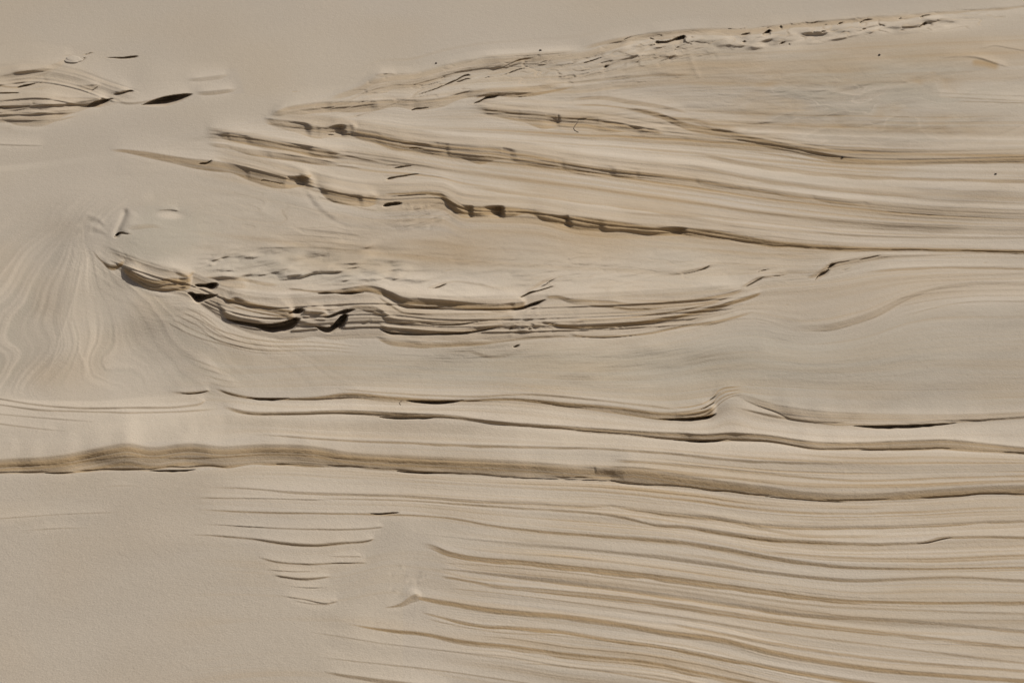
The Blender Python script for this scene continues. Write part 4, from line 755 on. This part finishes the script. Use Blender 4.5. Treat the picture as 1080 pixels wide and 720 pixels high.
plates(0.9 * soft(30, 105, 100, 28, 2) * sst((70 + 0.4 * (120 - Y) - X) / 40), 70, 12, -0.08, 1.5, 2.0, 181, tan=0.4)
plates(0.2 * soft(570, 385, 200, 20, 2), 80, 18, -0.12, 1.1, 1.5, 191, tan=0.1)
plates(0.45 * soft(930, 105, 190, 50, 2), 90, 20, -0.06, 1.3, 1.4, 195, grey=0.4, tan=0.15)
PAL += 0.45 * soft(300, 312, 170, 26, 2) * (0.8 + 0.4 * vnoise(X / 30, Y / 9, 69)) + 0.3 * soft(470, 318, 110, 20, 2) + 0.3 * soft(130, 275, 50, 22, 2)  # outcrop platform painted paler, standing in for a brightly lit flat top
GRY[GLENS[0]] *= 1 - GLENS[1]
# pale wind-blown drifts plus painted brightness on the treads of the lower ledges, greyer sand on the slope above them
gl = lambda k: GX[k][None, :]
PAL += 0.45 * sst((Y - gl('l3') - 1) / 3) * sst((gl('l1a') - Y + 6) / 14) * (0.8 + 0.3 * vnoise(X / 60, Y / 14, 68))
PAL += 0.25 * sst((Y - gl('l1') - 1) / 2) * sst((gl('b3') - Y) / 20) * sst((X - 200) / 120)
GRY += 0.35 * sst((Y - gl('e3') - 6) / 20) * sst((gl('l3') - Y - 8) / 14) * sst((X - 280) / 100)

# fine crumbly texture where the crust is exposed, wind ripples on the loose sand
MICRO = np.clip(0.55 * soft(640, 90, 420, 60, 2) + 0.5 * soft(330, 285, 230, 60, 2) + 0.35 * soft(700, 330, 420, 90, 2) + 0.25 * soft(700, 200, 480, 70, 2) + 0.25 * soft(250, 170, 160, 40, 2), 0, 1) * below_all
D += MICRO * 1.6 * (0.55 * vnoise(X / 26 + 0.3 * S, S / 2.6, 81) + 0.35 * vnoise(X / 11, S / 1.6, 82) + 0.8 * vnoise(X / 60, S / 6, 83))
GRY += MICRO * 0.12 * np.clip(vnoise(X / 30, S / 3, 84), 0, 1); PAL += MICRO * 0.35 * np.clip(vnoise(X / 36, S / 3.4, 85), 0, 1); TAN += MICRO * 0.25 * np.clip(vnoise(X / 44, S / 4, 86), 0, 1)
expo = np.clip(W + 0.4 * soft(600, 80, 300, 50, 2) + 0.3 * soft(330, 290, 160, 40, 2), 0, 1)
D += expo * 0.16 * vnoise((X + 0.9 * Y) / 3.4, (Y - 0.3 * X) / 1.9, 61)
GRY += 0.10 * np.clip(vnoise(X / 120, Y / 60, 63) + 0.4 * vnoise(X / 40, Y / 22, 64), -0.5, 1)
PAL += 0.15 * vnoise(X / 90, Y / 40, 65)
TAN += 0.10 * vnoise(X / 70, Y / 30, 66)

D2 += 0.22 * np.clip(TAN - 0.35, 0, 0.6) * (vnoise((X + 0.7 * Y) / 3.1, (Y - 0.2 * X) / 1.7, 91) + 0.8 * vnoise((X - 0.9 * Y) / 6.3, (Y + 0.2 * X) / 2.9, 92))

# sand does not stand steeper than its beds allow: ease the steepest faces, keep the treads where they are
def boxblur(a, n, axis):
    c = np.cumsum(a, axis=axis, dtype=np.float64)
    lo = np.clip(np.arange(a.shape[axis]) - n, 0, None); hi = np.clip(np.arange(a.shape[axis]) + n, None, a.shape[axis] - 1)
    return ((np.take(c, hi, axis) - np.take(c, lo, axis)) / np.maximum(hi - lo, 1).reshape((-1, 1) if axis == 0 else (1, -1))).astype(np.float32)
ja, jb = np.searchsorted(YS, yf[0]), np.searchsorted(YS, yf[-1])
gq = np.zeros_like(D); gq[ja + 1:jb] = (D[ja + 1:jb] - D[ja:jb - 1]) / DY
lim = (LIMIT * C0)[:, None]
ex = np.maximum(gq - 0.75 * lim, 0); q_ = 0.25 * lim
cut = (ex - q_ * np.tanh(ex / q_)) * sst((Y - 476) / 20) * sst((X - 400) / 60)
E = np.cumsum(cut * DY, axis=0)
D -= E - boxblur(boxblur(E, 45, 0), 45, 0)
D += D2

# ------------------------------------------------------------------ to metres
rx = (X - 540) * KAP; ry = (360 - Y) * KAP
dirv = np.stack([rx, fw[1] + ry * up[1], fw[2] + ry * up[2]], axis=-1).astype(np.float64)
t0 = (NRM @ (P0 - CAM)) / (dirv @ NRM)
damp = sst((Y + 300) / 270)
P = CAM + dirv * (t0 * np.exp(KAP * D * damp))[..., None]
del dirv

def normals(P):
    du = np.empty_like(P); dv = np.empty_like(P)
    du[:, 1:-1] = P[:, 2:] - P[:, :-2]; du[:, 0] = P[:, 1] - P[:, 0]; du[:, -1] = P[:, -1] - P[:, -2]
    dv[1:-1] = P[:-2] - P[2:]; dv[0] = P[0] - P[1]; dv[-1] = P[-2] - P[-1]
    n = np.cross(du, dv); n /= np.maximum(np.linalg.norm(n, axis=-1, keepdims=True), 1e-12)
    return n
N = normals(P).astype(np.float32)
def at(px, py):
    i = int(np.clip(np.searchsorted(XS, px), 1, nx - 1)); j = int(np.clip(np.searchsorted(YS, py), 1, ny - 1))
    return P[j, i].copy(), N[j, i].copy()

# ------------------------------------------------------------------ materials
def nn(nt, typ, **kw):
    n = nt.nodes.new(typ)
    for k, v in kw.items(): setattr(n, k, v)
    return n
def sand_material(name, attrs=True, base=(0.413, 0.362, 0.296)):
    m = bpy.data.materials.new(name); m.use_nodes = True
    t = m.node_tree; L = t.links.new
    b = t.nodes['Principled BSDF']; b.inputs['Roughness'].default_value = 1.0; b.inputs['Specular IOR Level'].default_value = 0.15
    tc = nn(t, 'ShaderNodeTexCoord')
    def noise(scale, det, ro=0.55):
        n = nn(t, 'ShaderNodeTexNoise'); n.inputs['Scale'].default_value = scale; n.inputs['Detail'].default_value = det; n.inputs['Roughness'].default_value = ro
        L(tc.outputs['Object'], n.inputs['Vector']); return n.outputs['Fac']
    def mix(a, c, f, mode='MIX'):
        n = nn(t, 'ShaderNodeMix', data_type='RGBA', blend_type=mode)
        if isinstance(f, float): n.inputs[0].default_value = f
        else: L(f, n.inputs[0])
        for k, v in ((6, a), (7, c)):
            if isinstance(v, tuple): n.inputs[k].default_value = (*v, 1)
            else: L(v, n.inputs[k])
        return n.outputs[2]
    def rng_(v, a, c, lo, hi):
        n = nn(t, 'ShaderNodeMapRange'); n.inputs[1].default_value = a; n.inputs[2].default_value = c; n.inputs[3].default_value = lo; n.inputs[4].default_value = hi
        L(v, n.inputs[0]); return n.outputs[0]
    c = base
    if attrs:
        at_ = nn(t, 'ShaderNodeAttribute', attribute_name='beds')
        sp = nn(t, 'ShaderNodeSeparateColor'); L(at_.outputs['Color'], sp.inputs[0])
        c = mix(c, (0.55, 0.48, 0.39), sp.outputs[2])
        c = mix(c, (0.385, 0.345, 0.280), sp.outputs[1])
        c = mix(c, (0.365, 0.264, 0.152), sp.outputs[0])
    c = mix(c, (0.92, 0.94, 1.0), rng_(noise(0.9, 4), 0.35, 0.7, 0.0, 0.5), 'MULTIPLY')
    c = mix(c, (0.80, 0.78, 0.76), rng_(noise(230, 3, 0.7), 0.42, 0.75, 0.0, 0.75), 'MULTIPLY')
    c = mix(c, (1.10, 1.10, 1.10), rng_(noise(330, 2, 0.7), 0.5, 0.75, 0.0, 1.0), 'MULTIPLY')
    L(c, b.inputs['Base Color'])
    bp = nn(t, 'ShaderNodeBump'); bp.inputs['Strength'].default_value = 0.35; bp.inputs['Distance'].default_value = 0.004
    L(noise(140, 3, 0.65), bp.inputs['Height'])
    b2 = nn(t, 'ShaderNodeBump'); b2.inputs['Strength'].default_value = 0.12; b2.inputs['Distance'].default_value = 0.012
    L(noise(38, 3, 0.6), b2.inputs['Height']); L(bp.outputs[0], b2.inputs['Normal'])
    L(b2.outputs[0], b.inputs['Normal'])
    return m
SAND = sand_material('bedded_sand')
PLAIN = sand_material('plain_sand', attrs=False)

# ------------------------------------------------------------------ split the hill into its pieces
ROWC = (YS[:-1] + YS[1:]) / 2; COLC = (XS[:-1] + XS[1:]) / 2
QX, QY = np.meshgrid(COLC, ROWC)
def below(key, off=0.0):     # True under the bedding plane
    g = (GX[key][:-1] + GX[key][1:]) / 2
    return QY > (g + off)[None, :]
def under(pts):
    pts = np.array(pts, float); return QY > np.interp(COLC, pts[:, 0], pts[:, 1])[None, :]
def poly(pts):
    pts = np.array(pts, float); ins = np.zeros(QX.shape, bool)
    for (xa, ya), (xb, yb) in zip(pts, np.roll(pts, -1, axis=0)):
        if ya == yb: continue
        k = ((ya > QY) != (yb > QY)) & (QX < (xb - xa) * (QY - ya) / (yb - ya) + xa)
        ins ^= k
    return ins
ID = np.zeros(QX.shape, np.int16)
ID[below('crest')] = 1                                              # slope
ID[below('l1', 0.6)] = 2                                            # foreground sand
PIECES = {}
def piece(k, mask): ID[mask] = k
piece(10, poly([(-1500,84),(0,70),(40,68),(60,54),(100,54),(150,55),(156,66),(130,86),(150,92),(190,76),(250,72),(258,98),(205,106),(176,116),(140,114),(84,124),(60,132),(-1500,134)]))
piece(11, below('crest', -1) & ~under([(600,110),(640,84),(740,84),(830,52),(980,40),(1080,30),(2580,20)]) & (QX > 600))
piece(12, poly([(278,124),(330,103),(365,93),(400,75),(430,74),(470,64),(500,59),(600,51),(600,110),(560,107),(500,114),(470,114),(430,119),(380,125),(372,132),(300,124)]))
piece(13, poly([(112,155),(225,136),(280,124),(380,132),(505,112),(600,118),(705,138),(740,122),(900,164),(1080,164),(2580,164),(2580,270),(1080,268),(850,263.5),(745,251),(700,250),(600,242.5),(570,233),(515,231),(485,229),(465,214),(405,224),(335,212),(300,198),(240,184),(180,172),(112,161)]))
piece(14, poly([(88,240),(108,226),(134,217),(200,218),(215,262),(300,258),(400,268),(470,294),(545,310),(592,288),(620,306),(720,314),(806,302),(806,312),(720,348),(605,360),(550,362),(460,368),(396,362),(366,352),(340,356),(285,357),(236,340),(205,322),(140,300),(104,280),(90,262)]))
piece(15, poly([(170,408),(225,405),(270,414),(360,408),(420,412),(480,416),(560,413),(640,420),(720,428),(745,418),(758,404),(775,404),(764,428),(750,443),(690,446),(600,431.5),(540,424),(490,427),(430,427.5),(360,424),(310,424),(262,424),(220,415),(175,417)]))
piece(16, poly([(772,408),(820,424),(900,432),(1080,432),(2580,432),(2580,444),(1080,442.5),(1015,447),(985,451),(918,454),(860,448.5),(800,441.5),(770,432)]))
piece(17, poly([(228,424),(300,432),(430,433),(520,441),(600,447),(720,454),(800,455),(860,463),(1000,461),(1080,469),(2580,469),(2580,481),(1080,481),(980,474.5),(900,476.5),(800,467),(772,465),(745,468),(700,464),(600,455.5),(520,448.5),(455,443),(400,442),(300,439),(230,431)]))
piece(18, under([(-1500,480),(0,480),(113,466),(160,466),(233,464),(280,457),(360,461),(460,465),(640,470),(720,476),(800,486),(900,496),(1080,498),(2580,498)]) & ~below('l1', 0.6))
piece(19, poly([(-1500,418),(0,418),(40,423),(140,426),(218,418),(226,428),(180,437.5),(90,437),(0,430),(-1500,430)]))
piece(20, under([(400,800),(425,622),(434,560),(470,575),(540,586),(700,604),(800,600),(1080,596),(2580,596)]) & (QX > 425) & (QY < 830))
piece(21, poly([(186,508),(300,512),(430,517),(560,526),(650,529),(760,540),(900,549),(1080,544),(2580,544),(2580,593),(1080,593),(870,590),(760,570),(640,558),(520,548),(430,540),(412,550),(396,572),(388,597),(352,640),(292,632),(268,584),(186,566)]))
NAMES = {
 0: ('dune', None, None, None),
 1: ('hillside', None, None, None),
 2: ('sand_ground', None, None, None),
 10: ('sandstone_outcrop', 'small dark-slotted sandstone outcrop poking out of the smooth dune, upper left', 'rock outcrop', None),
 11: ('broken_sand_crust', 'crumbled pale crust riddled with small dark holes along the ridge line, top right', 'sand crust', None),
 12: ('weathered_ledge', 'rough weathered ledge with two long diagonal cracks beside the smooth upper dune', 'sand ledge', None),
 13: ('layered_terrace', 'broad terrace of stacked tan and pale sand beds above the central outcrop', 'sand terrace', None),
 14: ('sandstone_outcrop', 'large central outcrop of overhanging slabs with deep black hollows beneath', 'rock outcrop', None),
 15: ('sand_ledge', 'thin dark-slotted ledge ending in a stepped layered block against a sand drift', 'sand ledge', 'low ledges above the front ledge'),
 16: ('sand_ledge', 'thin curved ledge right of the sand drift, with one long black slot', 'sand ledge', 'low ledges above the front ledge'),
 17: ('sand_ledge', 'narrow tan ledge between two pale drifts, directly above the long front ledge', 'sand ledge', 'low ledges above the front ledge'),
 18: ('front_ledge', 'thick tan ledge crossing the whole picture above the smooth foreground sand', 'sand ledge', None),
 19: ('sand_ledge', 'pair of hair-thin sand ledges at the foot of the swirled beds on the left', 'sand ledge', 'low ledges above the front ledge'),
 20: ('striped_sand_beds', 'densely striped tan and pale sand beds filling the lower right corner', 'sand beds', None),
 21: ('striped_sand_beds', 'thin parallel sand beds just below the front ledge, fading out into smooth sand', 'sand beds', None),
}
beds = np.stack([np.clip(TAN, 0, 1), np.clip(GRY, 0, 1), np.clip(PAL, 0, 1), np.ones_like(TAN)], axis=-1).astype(np.float32)
vid = np.arange(ny * nx).reshape(ny, nx)
quads = np.stack([vid[1:, :-1], vid[1:, 1:], vid[:-1, 1:], vid[:-1, :-1]], axis=-1)
Pf = P.reshape(-1, 3); Nf = N.reshape(-1, 3); Bf = beds.reshape(-1, 4)

def sheet(name, q, origin, mat=SAND, parent=None):
    used, inv = np.unique(q.ravel(), return_inverse=True)
    me = bpy.data.meshes.new(name)
    nv, nf = len(used), len(q)
    me.vertices.add(nv); me.vertices.foreach_set('co', (Pf[used] - origin).astype(np.float32).ravel())
    me.loops.add(nf * 4); me.loops.foreach_set('vertex_index', inv.astype(np.int32).ravel())
    me.polygons.add(nf); me.polygons.foreach_set('loop_start', np.arange(0, nf * 4, 4, dtype=np.int32))
    me.update(calc_edges=True)
    me.polygons.foreach_set('use_smooth', np.ones(nf, bool))
    ca = me.color_attributes.new('beds', 'FLOAT_COLOR', 'POINT'); ca.data.foreach_set('color', Bf[used].ravel())
    me.normals_split_custom_set_from_vertices(Nf[used])
    me.materials.append(mat)
    o = bpy.data.objects.new(name, me); col.objects.link(o)
    if parent is None: o.location = origin
    else: o.parent = parent
    return o
SUB = np.zeros(QX.shape, np.int16)
def sub(k, name, mask, label=None): SUB[mask & (ID == k)] = len(SUBS) + 1; SUBS.append((k, name, label))
SUBS = []
sub(14, 'slab', poly([(124,276),(150,278),(204,283),(206,300),(196,308),(160,309),(136,296)]))
sub(14, 'slab', poly([(228,305),(246,312),(312,326),(318,338),(312,348),(285,357),(240,341),(226,322)]))
sub(14, 'slab', poly([(303,326),(372,320),(378,326),(368,350),(344,357),(316,344)]))
sub(14, 'slab', poly([(330,303),(372,301),(410,306),(436,313),(500,318),(556,316),(580,300),(580,316),(552,328),(430,327),(404,314),(385,311),(334,312)]))
sub(14, 'slab', poly([(380,320),(408,330),(440,336),(546,331),(546,342),(500,351),(460,355),(408,354),(394,342)]))
sub(14, 'slab', poly([(572,308),(620,316),(690,320),(790,302),(806,306),(806,312),(720,348),(600,360),(572,346)]))
HQ = np.where(HOL[:-1, :-1] == HOL[1:, 1:], HOL[:-1, :-1], 0)
for h_ in range(1, NSLOT[0] + 1):
    kk_ = ID[HQ == h_]
    if len(kk_) < 12: continue
    k = int(np.bincount(kk_).argmax())
    if k >= 10: sub(k, 'hollow', HQ == h_)
OBJ = {}
for k, (nm, lab, cat, grp) in NAMES.items():
    q = quads[(ID == k) & (SUB == 0)]
    if not len(q): continue
    org = Pf[np.unique(q)].mean(axis=0) if lab else np.zeros(3)
    o = sheet(nm, q, org)
    for n_, (kk, pn, pl) in enumerate(SUBS):
        if kk != k: continue
        qs = quads[SUB == n_ + 1]
        if len(qs):
            c_ = sheet(pn, qs, org, parent=o)
            if pl: c_['label'] = pl
    OBJ[k] = o
    if lab is None: o['kind'] = 'structure'
    else:
        o['label'] = lab; o['category'] = cat
        if grp: o['group'] = grp

# far side of the dune, the plain around it, and an added bounce-light dune
def ring(name, verts, faces, mat):
    me = bpy.data.meshes.new(name); me.from_pydata(verts, [], faces); me.update()
    me.polygons.foreach_set('use_smooth', np.ones(len(faces), bool))
    me.materials.append(mat)
    o = bpy.data.objects.new(name, me); col.objects.link(o); o['kind'] = 'structure'; return o
row = P[0, ::4]; hv = [tuple(p) for p in row]; nr = len(row)
offs = [(1.5, 0.55), (3.5, 0.9), (6, 0.8), (9, 0.0), (16, -3.5), (30, -12), (60, -22)]
for dy, dz in offs: hv += [(p[0] * (1 + dy * 0.03), p[1] + dy, p[2] + dz) for p in row]
ring('dune_ridge', hv, [(a * nr + i, a * nr + i + 1, (a + 1) * nr + i + 1, (a + 1) * nr + i) for a in range(len(offs)) for i in range(nr - 1)], PLAIN)
oy = [-7, -11, -16, -24, -34, -46, -60, -90]; oz = [-1.6, 0.2, 2.8, 7.0, 12.0, 15.5, 16.5, -2.0]
oxs = np.linspace(-90, 90, 61)
ring('dune', [(x, y + 1.2 * math.sin(x / 9) , z + 0.9 * math.sin(x / 13 + y / 7) * (1 if z > 0 else 0)) for y, z in zip(oy, oz) for x in oxs], [((a + 1) * 61 + i, (a + 1) * 61 + i + 1, a * 61 + i + 1, a * 61 + i) for a in range(len(oy) - 1) for i in range(60)], PLAIN)  # unseen dune added behind the camera to bounce warm light onto shaded faces
zb = float(P[-1, :, 2].min()) - 0.15
ring('ground', [(-1500, -1500, zb), (1500, -1500, zb), (1500, 1500, zb), (-1500, 1500, zb)], [(0, 1, 2, 3)], PLAIN)

# ------------------------------------------------------------------ small things lying on the sand
def px_size(px, py):
    p, _ = at(px, py); return float(np.linalg.norm(p - CAM)) * KAP
def simple(name, r_, g_, b_, rough=0.9):
    m = bpy.data.materials.new(name); m.use_nodes = True; t = m.node_tree; b = t.nodes['Principled BSDF']; b.inputs['Roughness'].default_value = rough
    tc = nn(t, 'ShaderNodeTexCoord'); n = nn(t, 'ShaderNodeTexNoise'); n.inputs['Scale'].default_value = 60; t.links.new(tc.outputs['Object'], n.inputs['Vector'])
    cr = nn(t, 'ShaderNodeValToRGB'); cr.color_ramp.elements[0].color = (r_ * .6, g_ * .6, b_ * .6, 1); cr.color_ramp.elements[1].color = (r_ * 1.3, g_ * 1.3, b_ * 1.3, 1)
    t.links.new(n.outputs['Fac'], cr.inputs[0]); t.links.new(cr.outputs[0], b.inputs['Base Color']); return m
TWIG = simple('dry_twig', 0.10, 0.07, 0.045); STONE = simple('dark_pebble', 0.07, 0.055, 0.045)
def lump(name, px, py, rx_, ry_, rz_, seed, mat, label, cat, group=None, sink=0.35, blocky=0.0):
    import bmesh
    p, n = at(px, py); u = px_size(px, py)
    bm = bmesh.new(); bmesh.ops.create_icosphere(bm, subdivisions=4, radius=1.0)
    r = np.random.default_rng(seed); ph = r.uniform(0, 6.28, 9); fr = r.uniform(1.5, 4.5, 9)
    for v in bm.verts:
        c = v.co.normalized(); q = c.copy()
        if blocky: q = q * (1 / max(abs(c.x), abs(c.y), abs(c.z))) ** blocky
        k = 1 + 0.10 * math.sin(fr[0] * c.x + ph[0]) + 0.09 * math.sin(fr[1] * c.y + ph[1]) + 0.07 * math.sin(fr[2] * 2 * c.z + ph[2]) + 0.04 * math.sin(fr[3] * 3 * c.x + fr[4] * 3 * c.y + ph[3]) + 0.025 * math.sin(c.z * 19 + ph[4])
        v.co = (q.x * k * rx_ * u, q.y * k * ry_ * u * 1.2, q.z * k * rz_ * u)
    me = bpy.data.meshes.new(name); bm.to_mesh(me); bm.free()
    me.polygons.foreach_set('use_smooth', np.ones(len(me.polygons), bool)); me.materials.append(mat)
    o = bpy.data.objects.new(name, me); col.objects.link(o)
    o.location = p + n * rz_ * u * (1 - 2 * sink) ; o.rotation_euler = (R(16), R(r.uniform(-6, 6)), r.uniform(-0.3, 0.3))
    o['label'] = label; o['category'] = cat
    if group: o['group'] = group
    return o
lump('sand_disc', 77, 62, 11, 10, 1.6, 8, PLAIN, 'round weathered sand disc, half buried in the upper left dune', 'sand disc', None, sink=0.62)
PB = 'dark specks on the sand'
for i, (px, py, sz, lab) in enumerate([
    (888, 165.4, 1.3, 'tiny dark pebble on a bright streak below the mottled grey sand'),
    (1050, 183.5, 1.1, 'tiny dark pebble alone on the tan beds near the right edge'),
    (927, 58.5, 1.2, 'tiny dark pebble on the pinkish sand below the bright scooped hollow'),
    (569, 53.5, 1.3, 'tiny dark pebble at the top of the weathered ledge, on the dune edge'),
    (459, 67, 1.1, 'tiny dark pebble on smooth dune sand just above the weathered ledge'),
    ]):
    lump('pebble', px, py, sz, sz * .8, sz * .8, 20 + i, STONE, lab, 'pebble', PB, sink=0.2)
def twig(name, pts, rad, label, lift=0.6):
    cu = bpy.data.curves.new(name, 'CURVE'); cu.dimensions = '3D'; cu.bevel_depth = 1.0; cu.bevel_resolution = 2; cu.use_fill_caps = True
    sp = cu.splines.new('POLY'); sp.points.add(len(pts) - 1)
    p0, _ = at(*pts[0])
    for q, (a, b) in zip(sp.points, pts):
        p, n = at(a, b); u = px_size(a, b); q.co = (*(p + n * u * rad * lift - p0), 1); q.radius = rad * u * random.uniform(0.7, 1.15)
    tmp = bpy.data.objects.new('tmp', cu); col.objects.link(tmp)
    dg = bpy.context.evaluated_depsgraph_get(); me = bpy.data.meshes.new_from_object(tmp.evaluated_get(dg)); me.name = name
    bpy.data.objects.remove(tmp); bpy.data.curves.remove(cu)
    me.materials.clear(); me.materials.append(TWIG)
    o = bpy.data.objects.new(name, me); col.objects.link(o); o.location = p0; o['label'] = label; o['category'] = 'twig'; return o
twig('twig', [(618,125),(612,124.4),(609.6,126),(608,129.6),(605.4,132.6),(604.2,135),(606,137.6),(609.6,139.4)], 0.42, 'thin crooked dry twig lying on the tan face of the upper terrace')
twig('twig', [(421.4,426.4),(420.6,424.6),(421.6,423.2),(423.4,423.2)], 0.4, 'tiny hooked dry stem beside a black slot in the thin stepped ledge')
